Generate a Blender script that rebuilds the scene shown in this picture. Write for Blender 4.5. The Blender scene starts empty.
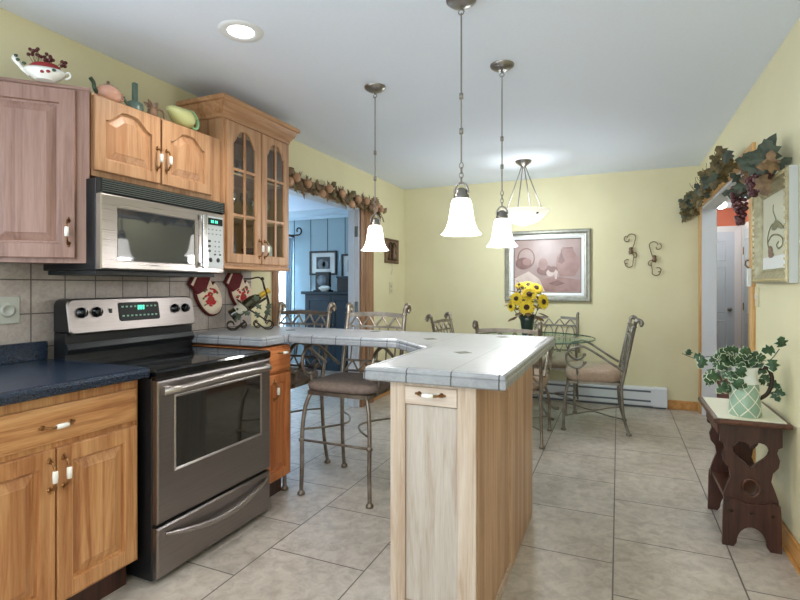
import bpy, bmesh, math, random
from mathutils import Vector, Matrix
PI = math.pi
random.seed(11)
S = bpy.context.scene
COL = S.collection

# ------------------------------------------------------------------ camera, world, lights, exposure
cd = bpy.data.cameras.new('camera'); cam = bpy.data.objects.new('camera', cd); COL.objects.link(cam)
cd.sensor_width = 36.0; cd.lens = 36.0 * 505.87 / 800; cd.clip_start = 0.05
cd.shift_y = -(300 - 286.2) / 800
cam.location = (0, 0, 1.2722); cam.rotation_euler = (PI / 2, 0, 0.4075)
S.camera = cam
S.view_settings.view_transform = 'Standard'; S.view_settings.look = 'None'
S.view_settings.gamma = 1.0; S.view_settings.use_curve_mapping = False
S.view_settings.exposure = 0.5
W = bpy.data.worlds.new('world'); S.world = W; W.use_nodes = True
bg = W.node_tree.nodes['Background']; bg.inputs[0].default_value = (0.72, 0.84, 1.0, 1); bg.inputs[1].default_value = 1.0

def light(name, kind, loc, power, color=(1, 1, 1), size=0.1, size_y=None, rot=(0, 0, 0), spot=None):
    d = bpy.data.lights.new(name, kind); d.energy = power; d.color = color
    if kind == 'AREA':
        d.size = size
        if size_y: d.shape = 'RECTANGLE'; d.size_y = size_y
    else:
        d.shadow_soft_size = size
    if spot: d.spot_size = spot; d.spot_blend = 0.6
    o = bpy.data.objects.new(name, d); COL.objects.link(o); o.location = loc; o.rotation_euler = rot
    return o
# added fill lamps at two unseen windows; daylight of the blue room's window
light('back_fill', 'AREA', (-0.9, -3.1, 1.45), 48, (0.84, 0.92, 1.0), 2.6, 1.5, (PI / 2 + .25, 0, 0))  # added fill from behind the camera, its window is never seen
light('counter_fill', 'AREA', (-2.57, .25, 1.6), 30, (0.74, 0.87, 1.0), 1.1, 1.0, (0, -PI / 2, 0))  # added to throw blue light on the dark counter
light('blue_room_daylight', 'AREA', (-5.6, 6.95, 1.3), 125, (0.8, 0.92, 1.0), 1.1, 1.4, (-PI / 2, 0, 0))
light('blue_room_side_lamp', 'AREA', (-6.3, 4.4, 1.5), 30, (0.75, 0.9, 1.0), 1.6, 1.4, (0, -PI / 2, 0))  # area lamp inside the room; this side wall has no window

# ------------------------------------------------------------------ materials
def lin(c):
    return tuple(((x / 255) / 12.92 if x / 255 <= 0.04045 else ((x / 255 + 0.055) / 1.055) ** 2.4) for x in c) + (1,)
def new_mat(name, color=(200, 200, 200), rough=0.5, metal=0.0, spec=0.5, trans=0, emit=None, es=0, coat=0):
    m = bpy.data.materials.new(name); m.use_nodes = True
    b = m.node_tree.nodes['Principled BSDF']
    b.inputs['Base Color'].default_value = lin(color); b.inputs['Roughness'].default_value = rough
    b.inputs['Metallic'].default_value = metal; b.inputs['Specular IOR Level'].default_value = spec
    b.inputs['Transmission Weight'].default_value = trans; b.inputs['Coat Weight'].default_value = coat
    if emit: b.inputs['Emission Color'].default_value = lin(emit); b.inputs['Emission Strength'].default_value = es
    return m
class NT:
    def __init__(s, m): s.m = m; s.t = m.node_tree; s.b = s.t.nodes['Principled BSDF']
    def n(s, kind, **kw):
        x = s.t.nodes.new('ShaderNode' + kind)
        for k, v in kw.items():
            if k in x.inputs.keys(): x.inputs[k].default_value = v
            else: setattr(x, k, v)
        return x
    def l(s, a, b): s.t.links.new(a, b)
    def coord(s, scale=(1, 1, 1), loc=(0, 0, 0), which='Object', rand=0.0):
        c = s.n('TexCoord'); mp = s.n('Mapping'); mp.inputs['Scale'].default_value = scale; mp.inputs['Location'].default_value = loc
        if rand:
            oi = s.n('ObjectInfo'); v = s.n('VectorMath', operation='SCALE'); v.inputs[0].default_value = (rand, rand * .7, rand * 1.3)
            s.l(oi.outputs['Random'], v.inputs['Scale']); ad = s.n('VectorMath', operation='ADD')
            s.l(c.outputs[which], ad.inputs[0]); s.l(v.outputs[0], ad.inputs[1]); s.l(ad.outputs[0], mp.inputs[0])
        else:
            s.l(c.outputs[which], mp.inputs[0])
        return mp.outputs[0]
    def noise(s, vec, scale=5, detail=4, rough=.5, dist=0):
        x = s.n('TexNoise'); x.inputs['Scale'].default_value = scale; x.inputs['Detail'].default_value = detail
        x.inputs['Roughness'].default_value = rough; x.inputs['Distortion'].default_value = dist; s.l(vec, x.inputs['Vector']); return x.outputs['Fac']
    def ramp(s, fac, stops):
        r = s.n('ValToRGB'); e = r.color_ramp.elements
        while len(e) < len(stops): e.new(0.5)
        for q, (p, c) in zip(e, stops): q.position = p; q.color = lin(c) if max(c) > 1.01 else tuple(c) + (1,)
        s.l(fac, r.inputs[0]); return r.outputs[0]
    def mix(s, fac, a, b, mode='MIX'):
        x = s.n('Mix', data_type='RGBA', blend_type=mode)
        for v, i in ((fac, 0), (a, 6), (b, 7)):
            if isinstance(v, (int, float)): x.inputs[i].default_value = v
            elif isinstance(v, tuple): x.inputs[i].default_value = lin(v)
            else: s.l(v, x.inputs[i])
        return x.outputs[2]
    def bump(s, h, strength=.2, dist=.01):
        x = s.n('Bump'); x.inputs['Strength'].default_value = strength; x.inputs['Distance'].default_value = dist
        s.l(h, x.inputs['Height']); s.l(x.outputs[0], s.b.inputs['Normal'])
def mottled(name, c1, c2, scale=8, rough=.6, metal=0, bump=0, rand=0, spec=.5, lo=.35, hi=.65, mscale=(1, 1, 1), detail=4):
    m = new_mat(name, c1, rough, metal, spec); t = NT(m)
    f = t.noise(t.coord(mscale, rand=rand), scale, detail)
    t.l(t.ramp(f, [(lo, c1), (hi, c2)]), t.b.inputs['Base Color'])
    if bump: t.bump(f, bump, .004)
    return m
def wood(name, light_c, mid_c, dark_c, grain='z', rough=.38, plank=0.0, plank_c=None, figure=1.0):
    m = new_mat(name, mid_c, rough, 0, .5); t = NT(m)
    sc = {'z': (15, 15, .9), 'x': (.9, 15, 15), 'y': (15, .9, 15)}[grain]
    v = t.coord(sc, rand=7.0)
    f = t.noise(v, 1.3 * figure, 5, .6, 1.3)
    c = t.ramp(f, [(.36, dark_c), (.48, mid_c), (.60, light_c)])
    fine = t.noise(t.coord(tuple(q * 6 for q in sc), rand=3.0), 2.0, 2)
    c = t.mix(.22, c, t.ramp(fine, [(.35, dark_c), (.6, light_c)]))
    if plank:
        co = t.coord((1, 1, 1), rand=2.0); sx = t.n('SeparateXYZ'); t.l(co, sx.inputs[0])
        src = {'z': 0, 'x': 2, 'y': 0}[grain]
        q = t.n('Math', operation='DIVIDE'); q.inputs[1].default_value = plank; t.l(sx.outputs[src], q.inputs[0])
        q1 = t.n('Math', operation='DIVIDE'); q1.inputs[1].default_value = plank; t.l(sx.outputs[1], q1.inputs[0])
        qs = t.n('Math', operation='ADD'); t.l(q.outputs[0], qs.inputs[0]); t.l(q1.outputs[0], qs.inputs[1])
        fl = t.n('Math', operation='FLOOR'); t.l(qs.outputs[0], fl.inputs[0])
        wn = t.n('TexWhiteNoise', noise_dimensions='1D'); t.l(fl.outputs[0], wn.inputs['W'])
        c = t.mix(wn.outputs['Value'], c, t.mix(.55, c, plank_c or dark_c))
    t.l(c, t.b.inputs['Base Color'])
    return m
M = {}
M['wall'] = mottled('painted_wall_yellow', (223, 215, 177), (226, 219, 182), 3, .75, bump=.03)
M['ceiling'] = mottled('ceiling_paint', (230, 238, 252), (232, 240, 254), 60, .9, bump=.12)
M['blue_wall'] = new_mat('blue_wall_paint', (160, 182, 190), .6)
M['coral_wall'] = mottled('coral_wall_paint', (196, 112, 88), (190, 106, 82), 4, .7)
M['white_trim'] = new_mat('white_trim_paint', (216, 219, 226), .45)
M['blue_trim'] = new_mat('pale_blue_trim_paint', (196, 216, 230), .45)
M['door_paint'] = new_mat('door_paint_white', (190, 200, 214), .4)
M['window_frame'] = new_mat('window_frame_white', (230, 233, 236), .4)
M['maple'] = wood('maple_honey', (190, 149, 114), (177, 134, 99), (152, 107, 73), 'z')
M['maple_x'] = wood('maple_honey_across', (194, 151, 113), (181, 136, 98), (156, 108, 71), 'x')
M['maple_pl'] = wood('maple_honey_planked', (191, 150, 115), (177, 134, 99), (150, 103, 69), 'z', plank=.085, plank_c=(180, 126, 88))
M['rose'] = wood('maple_pink_lit', (158, 124, 112), (146, 111, 99), (126, 92, 80), 'z')  # pinkish window light on the diagonal cabinet, put into the maple colour
M['pinklit_x'] = wood('maple_pink_lit_across', (158, 124, 112), (146, 111, 99), (126, 92, 80), 'x')
M['hick'] = wood('hickory_natural', (218, 168, 116), (196, 140, 90), (158, 100, 58), 'z', plank=.075, plank_c=(146, 86, 46))
M['hick_x'] = wood('hickory_natural_across', (214, 164, 112), (194, 138, 88), (156, 98, 56), 'x')
M['cherry'] = wood('maple_amber', (206, 134, 82), (192, 116, 66), (166, 92, 48), 'z')
M['cherry_x'] = wood('maple_amber_across', (206, 134, 82), (192, 116, 66), (166, 92, 48), 'x')
M['birch'] = wood('birch_light_bleached', (192, 184, 176), (180, 170, 160), (160, 138, 120), 'z', figure=.8)  # paleness is the direct light on the island front, put into the wood
M['lit_birch_f'] = wood('birch_frame_light_bleached', (203, 189, 175), (192, 174, 157), (172, 147, 125), 'z')
M['lit_birch_x'] = wood('birch_light_bleached_across', (208, 194, 182), (196, 178, 162), (176, 150, 130), 'x')
M['birch_side'] = wood('birch_side_planks', (214, 180, 150), (200, 162, 130), (176, 132, 98), 'z', plank=.07, plank_c=(150, 104, 70))
M['pine'] = wood('pine_baseboard', (212, 160, 96), (200, 144, 80), (176, 120, 62), 'y')
M['pine_z'] = wood('pine_casing', (166, 126, 96), (148, 108, 80), (118, 80, 56), 'z')
M['pine_y'] = wood('pine_casing_along', (160, 120, 88), (142, 102, 72), (114, 76, 52), 'y')
M['gold_pine'] = wood('golden_pine_casing', (222, 178, 116), (208, 160, 98), (184, 134, 76), 'z')
M['walnut'] = wood('dark_walnut', (78, 47, 38), (62, 36, 29), (44, 25, 20), 'z', rough=.35)
M['walnut_y'] = wood('dark_walnut_along', (96, 60, 44), (76, 46, 34), (52, 30, 22), 'y', rough=.35)
M['hall_floor'] = wood('hall_cherry_floor', (150, 84, 62), (128, 66, 48), (96, 46, 34), 'y', rough=.3)
M['cab_inner'] = new_mat('cabinet_inside_wood', (206, 168, 128), .6)
M['brass'] = new_mat('antique_brass', (150, 112, 74), .3, 1)
M['porcelain'] = new_mat('white_porcelain', (238, 236, 230), .15, coat=.5)
M['nickel'] = new_mat('brushed_nickel', (150, 146, 142), .35, 1)
M['pewter'] = mottled('pewter_bronze', (160, 150, 138), (128, 116, 104), 14, .36, .9)
M['pewter_light'] = mottled('pewter_grey', (156, 152, 144), (128, 122, 112), 14, .4, .85)
M['iron'] = new_mat('wrought_iron', (58, 50, 44), .45, .8)
M['iron_brown'] = new_mat('brown_iron', (120, 98, 80), .5, .6)
M['taupe'] = mottled('taupe_fabric', (128, 112, 102), (114, 99, 90), 40, .9, bump=.1)
M['beige'] = mottled('beige_fabric', (182, 160, 140), (168, 146, 126), 40, .9, bump=.1)
M['black'] = new_mat('black_enamel', (22, 24, 27), .3)
M['black_matte'] = new_mat('black_plastic', (28, 30, 32), .5)
M['glass_black'] = new_mat('black_glass', (9, 10, 12), .06, spec=.6)
M['oven_glass'] = new_mat('oven_window_glass', (30, 28, 24), .05, spec=.9, coat=.4)
M['micro_glass'] = new_mat('microwave_window_glass', (50, 54, 59), .05, spec=.5, coat=1.0)
M['micro_glass'].node_tree.nodes['Principled BSDF'].inputs['Coat IOR'].default_value = 1.65
M['lcd'] = new_mat('display_glass', (12, 18, 18), .4, spec=.2)
M['digit'] = new_mat('display_digits', (60, 200, 160), .5, emit=(90, 230, 190), es=1.0)
M['digit_dim'] = new_mat('display_marks', (110, 150, 130), .5, emit=(120, 160, 140), es=.25)
M['white_plastic'] = new_mat('white_plastic', (226, 226, 220), .4)
M['plate'] = new_mat('beige_plate', (214, 206, 170), .45)
M['grey_plate'] = new_mat('grey_plate', (178, 180, 172), .4)
M['keypad'] = new_mat('keypad_grey', (186, 192, 196), .4)
M['key_dark'] = new_mat('keypad_marks', (40, 44, 48), .5)
M['key_mid'] = new_mat('keypad_faint_marks', (118, 122, 126), .5)
M['green_glaze'] = mottled('sage_glaze', (150, 178, 156), (138, 168, 146), 12, .3)
M['cream'] = mottled('cream_glaze', (236, 232, 214), (226, 220, 200), 10, .35)
M['burner_mark'] = new_mat('burner_mark', (38, 40, 44), .2)
M['louver'] = new_mat('louver_grey', (104, 112, 108), .4)
M['strip'] = new_mat('pale_frame_edge', (196, 200, 200), .5)
M['enamel_white'] = new_mat('enamel_white', (226, 230, 224), .3)
M['cream_top'] = new_mat('cream_tabletop', (232, 231, 208), .45)
M['pink_glaze'] = new_mat('pink_glaze', (214, 160, 138), .2, coat=.5)
M['teal_glaze'] = new_mat('teal_glaze', (84, 108, 98), .3, coat=.4)
M['yellow_glaze'] = new_mat('yellow_green_glaze', (200, 202, 142), .25, coat=.4)
M['mint_glaze'] = new_mat('mint_glaze', (150, 196, 148), .22, coat=.4)
M['dark_green'] = new_mat('dark_green_glaze', (48, 72, 52), .3)
M['brown_glaze'] = mottled('brown_glaze', (150, 116, 90), (110, 84, 66), 30, .35)
M['red'] = new_mat('crimson', (150, 36, 40), .5)
M['berry'] = new_mat('burgundy_berry', (82, 22, 26), .25)
M['twig'] = new_mat('twig_brown', (92, 66, 46), .7)
M['leaf'] = mottled('leaf_green', (38, 64, 40), (62, 94, 60), 30, .5)
M['leaf_edge'] = new_mat('leaf_cream_edge', (212, 220, 190), .5)
M['leaf_dark'] = mottled('leaf_dark_green', (52, 60, 48), (78, 88, 70), 20, .55)
M['leaf_olive'] = mottled('leaf_olive', (80, 70, 40), (120, 104, 62), 26, .6)
M['leaf_brown'] = mottled('leaf_brown', (96, 74, 50), (140, 112, 78), 26, .65)
M['pod'] = mottled('dried_fruit_beige', (196, 154, 122), (168, 128, 98), 16, .6)
M['grape'] = mottled('grape_purple', (76, 34, 40), (102, 58, 58), 30, .3)
M['petal'] = mottled('sunflower_yellow', (240, 208, 36), (252, 226, 74), 30, .6)
M['seed'] = mottled('sunflower_disc', (54, 34, 20), (86, 56, 30), 120, .8, bump=.5)
M['vase'] = new_mat('dark_green_vase', (44, 66, 58), .15, coat=.5)
M['navy'] = mottled('navy_painted_wood', (18, 48, 66), (15, 42, 58), 6, .45)
M['sheer'] = new_mat('sheer_curtain', (226, 236, 244), .8)
_t = M['sheer'].node_tree; _tl = _t.nodes.new('ShaderNodeBsdfTranslucent'); _tl.inputs[0].default_value = lin((232, 240, 246)); _mx = _t.nodes.new('ShaderNodeMixShader')
_mx.inputs[0].default_value = .6; _t.links.new(_t.nodes['Principled BSDF'].outputs[0], _mx.inputs[1]); _t.links.new(_tl.outputs[0], _mx.inputs[2]); _t.links.new(_mx.outputs[0], _t.nodes['Material Output'].inputs[0])
M['daylight_pane'] = new_mat('bright_window_glass', (210, 230, 245), .2, emit=(205, 228, 250), es=1.3)
M['print_white'] = new_mat('paper_white', (226, 228, 224), .6)
M['print_dark'] = new_mat('photo_dark', (48, 54, 60), .5)
M['print_grey'] = new_mat('photo_grey', (124, 132, 138), .5)
M['silver'] = mottled('silver_leaf', (176, 176, 166), (156, 156, 146), 20, .35, .6)
M['frame_dark'] = new_mat('frame_dark_line', (112, 98, 84), .5)  # dark inner line of the painting's frame
M['liner'] = new_mat('white_liner', (232, 234, 236), .4)
M['champagne'] = mottled('champagne_gilt', (184, 176, 142), (158, 148, 116), 30, .4, .35)
M['gilt'] = new_mat('gilt_bead', (196, 180, 134), .4, .4)
M['sketch'] = new_mat('sketch_olive', (128, 124, 88), .7)
M['sketch_brown'] = new_mat('sketch_brown', (134, 104, 84), .7)
M['mat_board'] = new_mat('mat_board', (204, 202, 176), .7)
M['mauve'] = mottled('painting_mauve', (178, 154, 148), (162, 137, 131), 5, .35)
M['mauve2'] = mottled('painting_mauve_dark', (116, 82, 78), (140, 104, 98), 12, .35)
M['mauve3'] = mottled('painting_mauve_mid', (150, 114, 108), (170, 134, 128), 9, .35)
M['mauve4'] = mottled('painting_cream', (216, 198, 190), (204, 182, 174), 9, .35)
M['shade_glass'] = new_mat('white_opal_glass', (250, 248, 244), .3, emit=(255, 250, 242), es=2.4)
M['bowl_glass'] = mottled('alabaster_glass', (240, 240, 230), (226, 224, 214), 10, .4)
M['bowl_glass'].node_tree.nodes['Principled BSDF'].inputs['Emission Color'].default_value = lin((255, 250, 238))
M['bowl_glass'].node_tree.nodes['Principled BSDF'].inputs['Emission Strength'].default_value = .45
M['lamp_on'] = new_mat('lamp_glow', (255, 255, 255), .4, emit=(255, 252, 246), es=6)
M['white_metal'] = new_mat('white_enamel_metal', (224, 228, 234), .35)
M['slot'] = new_mat('heater_slot', (92, 100, 112), .5)
M['maroon'] = mottled('maroon_fabric', (104, 30, 36), (84, 24, 30), 30, .9)
M['cream_fab'] = mottled('cream_fabric', (230, 214, 194), (220, 200, 178), 30, .9)
M['floral_red'] = new_mat('floral_red_fabric', (176, 44, 46), .9)
M['floral_green'] = new_mat('floral_green_fabric', (92, 98, 62), .9)
M['bottle'] = new_mat('dark_wine_bottle', (44, 44, 22), .1, coat=.6)
M['label'] = new_mat('bottle_label', (206, 200, 180), .6)
M['foil'] = new_mat('yellow_foil', (204, 166, 52), .35, .3)
def clear_glass(name, tint=(1, 1, 1), rough=0.0, alpha=.12):
    m = bpy.data.materials.new(name); m.use_nodes = True; t = m.node_tree; t.nodes.clear()
    o = t.nodes.new('ShaderNodeOutputMaterial'); mx = t.nodes.new('ShaderNodeMixShader'); tr = t.nodes.new('ShaderNodeBsdfTransparent')
    gl = t.nodes.new('ShaderNodeBsdfGlossy'); fr = t.nodes.new('ShaderNodeFresnel'); fr.inputs[0].default_value = 1.5
    ad = t.nodes.new('ShaderNodeMath'); ad.operation = 'ADD'; ad.inputs[1].default_value = alpha; t.links.new(fr.outputs[0], ad.inputs[0])
    gm = t.nodes.new('ShaderNodeNewGeometry'); sb = t.nodes.new('ShaderNodeMath'); sb.operation = 'SUBTRACT'; sb.inputs[0].default_value = 1.0; t.links.new(gm.outputs['Backfacing'], sb.inputs[1]); ml = t.nodes.new('ShaderNodeMath'); ml.operation = 'MULTIPLY'; t.links.new(ad.outputs[0], ml.inputs[0]); t.links.new(sb.outputs[0], ml.inputs[1]); tr.inputs[0].default_value = tint + (1,); gl.inputs['Roughness'].default_value = rough
    t.links.new(ml.outputs[0], mx.inputs[0]); t.links.new(tr.outputs[0], mx.inputs[1]); t.links.new(gl.outputs[0], mx.inputs[2]); t.links.new(mx.outputs[0], o.inputs[0])
    return m
M['pane'] = clear_glass('clear_pane', (.9, .92, .9), alpha=.05)
M['tumbler'] = clear_glass('clear_glassware', (.92, .94, .94), .15, alpha=.4)
M['table_glass'] = clear_glass('table_glass', (.8, .92, .88), alpha=.05)
M['table_rim'] = new_mat('glass_edge_green', (92, 116, 106), .15, spec=.8)

def stainless(name, c, rough, axis):
    m = new_mat(name, c, rough, 1.0); t = NT(m)
    sc = {'x': (1.5, 60, 160), 'z': (160, 60, 1.5)}[axis]
    f = t.noise(t.coord(sc), 3, 3)
    t.l(t.ramp(f, [(.3, tuple(int(q * .93) for q in c)), (.7, c)]), t.b.inputs['Base Color'])
    mr = t.n('MapRange'); mr.inputs['To Min'].default_value = rough - .05; mr.inputs['To Max'].default_value = rough + .08
    t.l(f, mr.inputs['Value']); t.l(mr.outputs[0], t.b.inputs['Roughness'])
    return m
M['steel'] = stainless('brushed_stainless', (184, 176, 172), .28, 'x')
M['steel_dark'] = stainless('brushed_stainless_grey', (150, 143, 140), .34, 'x')
M['steel_v'] = stainless('brushed_stainless_vertical', (200, 200, 200), .25, 'z')

def tiles(name, w, h, grout_w, c1, c2, grout, map_axes, off=(0, 0), offset=.0, rough=.4, mott=6, bump=.35, tilevar=.25, smooth=.1):
    m = new_mat(name, c1, rough); t = NT(m)
    co = t.n('TexCoord'); sx = t.n('SeparateXYZ'); t.l(co.outputs['Object'], sx.inputs[0])
    cb = t.n('CombineXYZ')
    for i, (ax, o_) in enumerate(zip(map_axes, off)):
        a = t.n('Math', operation='ADD'); a.inputs[1].default_value = o_; t.l(sx.outputs[ax], a.inputs[0]); t.l(a.outputs[0], cb.inputs[i])
    br = t.n('TexBrick', offset=offset, offset_frequency=2, squash=1.0, squash_frequency=2)
    for k, v in (('Scale', 1.0), ('Mortar Size', grout_w), ('Mortar Smooth', smooth), ('Bias', 0.0), ('Brick Width', w), ('Row Height', h)): br.inputs[k].default_value = v
    br.inputs['Color1'].default_value = (0, 0, 0, 1); br.inputs['Color2'].default_value = (1, 1, 1, 1); br.inputs['Mortar'].default_value = (.5, .5, .5, 1)
    t.l(cb.outputs[0], br.inputs['Vector'])
    f = t.noise(co.outputs['Object'], mott, 6, .6, .4)
    f2 = t.noise(co.outputs['Object'], mott * 7, 6, .7, .6)
    c = t.ramp(f, [(.3, c2), (.65, c1)])
    c = t.mix(.5, c, t.ramp(f2, [(.38, c2), (.6, c1)]))
    dk = t.n('Mix', data_type='RGBA', blend_type='MULTIPLY'); dk.inputs[0].default_value = tilevar
    t.l(c, dk.inputs[6]); t.l(br.outputs['Color'], dk.inputs[7])
    tint = t.mix(1.0, (255, 255, 255), t.ramp(br.outputs['Color'], [(0, (1 - tilevar,) * 3), (1, (1, 1, 1))]), 'MULTIPLY')
    c = t.mix(1.0, c, tint, 'MULTIPLY')
    c = t.mix(br.outputs['Fac'], c, grout)
    t.l(c, t.b.inputs['Base Color'])
    inv = t.n('Math', operation='SUBTRACT'); inv.inputs[0].default_value = 1.0; t.l(br.outputs['Fac'], inv.inputs[1])
    t.bump(inv.outputs[0], bump, .004)
    return m
P = .51
M['floor'] = tiles('floor_tile', P, P, .0035, (208, 199, 188), (158, 147, 136), (100, 92, 85), (1, 0), (-2.01 + 10 * P, .022 + 10 * P), .5, .42, 2.2, tilevar=.08)
T = .1574
M['splash'] = tiles('backsplash_tile', T, T, .0032, (190, 180, 173), (160, 147, 141), (98, 87, 84), (1, 2), (-1.4712 + 20 * T, -1.302 + 20 * T), 0, .45, 7, tilevar=.1)
M['counter_tile'] = tiles('countertop_tile', .34, .34, .0022, (150, 153, 156), (138, 141, 145), (84, 85, 90), (0, 1), (.53 + 6.8, -1.68 + 6.8), 0, .32, 5, .2, .03)
M['counter_edge'] = tiles('countertop_edge_tile', .165, .165, .0028, (160, 163, 168), (138, 141, 146), (78, 77, 81), (0, 1), (.69 + 3.3, -2.36 + 3.3), 0, .3, 6, .2, .05)
M['diamond'] = mottled('accent_tile_sage', (104, 106, 88), (86, 88, 74), 30, .7, spec=.15)
def dark_laminate():
    m = new_mat('dark_blue_laminate', (30, 38, 50), .26, spec=.6); t = NT(m)
    f = t.noise(t.coord(), 220, 2, .6); t.l(t.ramp(f, [(.4, (16, 24, 36)), (.66, (38, 56, 80))]), t.b.inputs['Base Color']); return m
M['laminate'] = dark_laminate()

# ------------------------------------------------------------------ mesh builder
class MB:
    def __init__(s): s.v = []; s.f = []; s.mi = []; s.sm = []; s.cur = 0; s.X = None
    def m(s, i): s.cur = i; return s
    def add(s, vs, fs, smooth=False):
        o = len(s.v)
        for p in vs: s.v.append(tuple(s.X @ Vector(p)) if s.X else tuple(p))
        for f in fs: s.f.append([o + i for i in f]); s.mi.append(s.cur); s.sm.append(smooth)
        return s
    def box(s, x0, x1, y0, y1, z0, z1):
        v = [(x, y, z) for z in (z0, z1) for y in (y0, y1) for x in (x0, x1)]
        return s.add(v, [(0, 2, 3, 1), (4, 5, 7, 6), (0, 1, 5, 4), (2, 6, 7, 3), (0, 4, 6, 2), (1, 3, 7, 5)])
    def prism(s, poly, a, b, plane='xy', smooth=False):
        n = len(poly)
        def mk(p, q):
            return {'xy': (p[0], p[1], q), 'xz': (p[0], q, p[1]), 'yz': (q, p[0], p[1])}[plane]
        v = [mk(p, a) for p in poly] + [mk(p, b) for p in poly]
        s.add(v, [tuple(range(n))[::-1], tuple(range(n, 2 * n))])
        s.add(v, [(i, (i + 1) % n, n + (i + 1) % n, n + i) for i in range(n)], smooth)
        return s
    def rings(s, rs, cap0=True, cap1=True, smooth=True, closed=False):
        n = len(rs[0]); v = [p for r in rs for p in r]; fs = []
        k = len(rs)
        for i in range(k if closed else k - 1):
            a, b = i * n, ((i + 1) % k) * n
            for j in range(n): fs.append((a + j, a + (j + 1) % n, b + (j + 1) % n, b + j))
        s.add(v, fs, smooth)
        if not closed:
            if cap0: s.add(rs[0], [tuple(range(n))[::-1]])
            if cap1: s.add(rs[-1], [tuple(range(n))])
        return s
    def tube(s, pts, r, n=8, closed=False, flat=1.0):
        P_ = [Vector(p) for p in pts]; k = len(P_); rr = r if isinstance(r, (list, tuple)) else [r] * k
        tan = []
        for i in range(k):
            a = P_[(i - 1) % k] if closed or i > 0 else P_[0]; b = P_[(i + 1) % k] if closed or i < k - 1 else P_[-1]
            d = b - a; tan.append(d.normalized() if d.length > 1e-9 else Vector((0, 0, 1)))
        up = Vector((0, 0, 1)) if abs(tan[0].z) < .9 else Vector((1, 0, 0))
        nrm = (up - tan[0] * up.dot(tan[0])).normalized(); out = []
        for i in range(k):
            if i:
                nrm = nrm - tan[i] * nrm.dot(tan[i])
                nrm = nrm.normalized() if nrm.length > 1e-6 else tan[i].orthogonal().normalized()
            bi = tan[i].cross(nrm)
            out.append([P_[i] + (nrm * math.cos(2 * PI * j / n) + bi * math.sin(2 * PI * j / n) * flat) * rr[i] for j in range(n)])
        return s.rings(out, closed=closed)
    def lathe(s, prof, c=(0, 0, 0), n=24, axis='z', cap0=True, cap1=True):
        def mk(r, h, a):
            x, y = r * math.cos(a), r * math.sin(a)
            d = {'z': (x, y, h), 'y': (x, h, -y), '-y': (x, -h, y), 'x': (h, x, y)}[axis]
            return (c[0] + d[0], c[1] + d[1], c[2] + d[2])
        return s.rings([[mk(max(r, 1e-4), h, 2 * PI * j / n) for j in range(n)] for r, h in prof], cap0, cap1)
    def ball(s, c, r, n=10, sc=(1, 1, 1)):
        rs = []
        k = max(4, n // 2)
        for i in range(k + 1):
            a = PI * i / k; rad = max(math.sin(a), 1e-3) * r
            rs.append([(c[0] + rad * math.cos(2 * PI * j / n) * sc[0], c[1] + rad * math.sin(2 * PI * j / n) * sc[1], c[2] - math.cos(a) * r * sc[2]) for j in range(n)])
        return s.rings(rs)
    def frame(s, x0, x1, z0, z1, prof, smooth=False):
        """mitred frame in the xz plane; prof: closed list of (inset, y)"""
        rs = []
        for cx, cz, sx, sz in ((x0, z0, 1, 1), (x1, z0, -1, 1), (x1, z1, -1, -1), (x0, z1, 1, -1)):
            rs.append([(cx + sx * i, y, cz + sz * i) for i, y in prof])
        return s.rings(rs, closed=True, smooth=smooth)
    def build(s, name, mats, parent=None, bev=0, sub=0, seg=2):
        me = bpy.data.meshes.new(name); me.from_pydata(s.v, [], s.f)
        if not isinstance(mats, (list, tuple)): mats = [mats]
        for q in mats: me.materials.append(M[q] if isinstance(q, str) else q)
        me.polygons.foreach_set('material_index', s.mi); me.polygons.foreach_set('use_smooth', s.sm)
        bm = bmesh.new(); bm.from_mesh(me); bmesh.ops.recalc_face_normals(bm, faces=bm.faces); bm.to_mesh(me); bm.free()
        o = bpy.data.objects.new(name, me); COL.objects.link(o)
        if parent: o.parent = parent
        if bev:
            b = o.modifiers.new('bevel', 'BEVEL'); b.width = bev; b.segments = seg; b.limit_method = 'ANGLE'; b.angle_limit = .6
        if sub:
            b = o.modifiers.new('sub', 'SUBSURF'); b.levels = sub; b.render_levels = sub
        return o

def thing(name, label, cat, loc=(0, 0, 0), rot=0, group=None):
    o = bpy.data.objects.new(name, None); COL.objects.link(o); o.location = loc
    o.rotation_euler = (0, 0, rot) if isinstance(rot, (int, float)) else rot
    o.empty_display_size = .1; o['label'] = label; o['category'] = cat
    if group: o['group'] = group
    return o
def tag(o, label, cat, group=None):
    o['label'] = label; o['category'] = cat
    if group: o['group'] = group
    return o
def struct(o): o['kind'] = 'structure'; return o
def dup(root, loc, rot, label):
    r = root.copy(); COL.objects.link(r); r.location = loc; r.rotation_euler = (0, 0, rot) if isinstance(rot, (int, float)) else rot; r['label'] = label
    for ch in list(root.children):
        c = ch.copy(); COL.objects.link(c); c.parent = r
        for g in ch.children:
            d = g.copy(); COL.objects.link(d); d.parent = c
    return r
def arc(cx, cz, r, a0, a1, n=10, r1=None):
    r1 = r if r1 is None else r1
    return [(cx + (r + (r1 - r) * i / n) * math.cos(a0 + (a1 - a0) * i / n), cz + (r + (r1 - r) * i / n) * math.sin(a0 + (a1 - a0) * i / n)) for i in range(n + 1)]
def smooth_path(pts, k=6):
    P_ = [Vector(p) for p in pts]; out = []
    for i in range(len(P_) - 1):
        p0 = P_[max(i - 1, 0)]; p1 = P_[i]; p2 = P_[i + 1]; p3 = P_[min(i + 2, len(P_) - 1)]
        for j in range(k):
            t = j / k
            out.append(0.5 * ((2 * p1) + (-p0 + p2) * t + (2 * p0 - 5 * p1 + 4 * p2 - p3) * t * t + (-p0 + 3 * p1 - 3 * p2 + p3) * t ** 3))
    out.append(P_[-1]); return out
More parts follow.
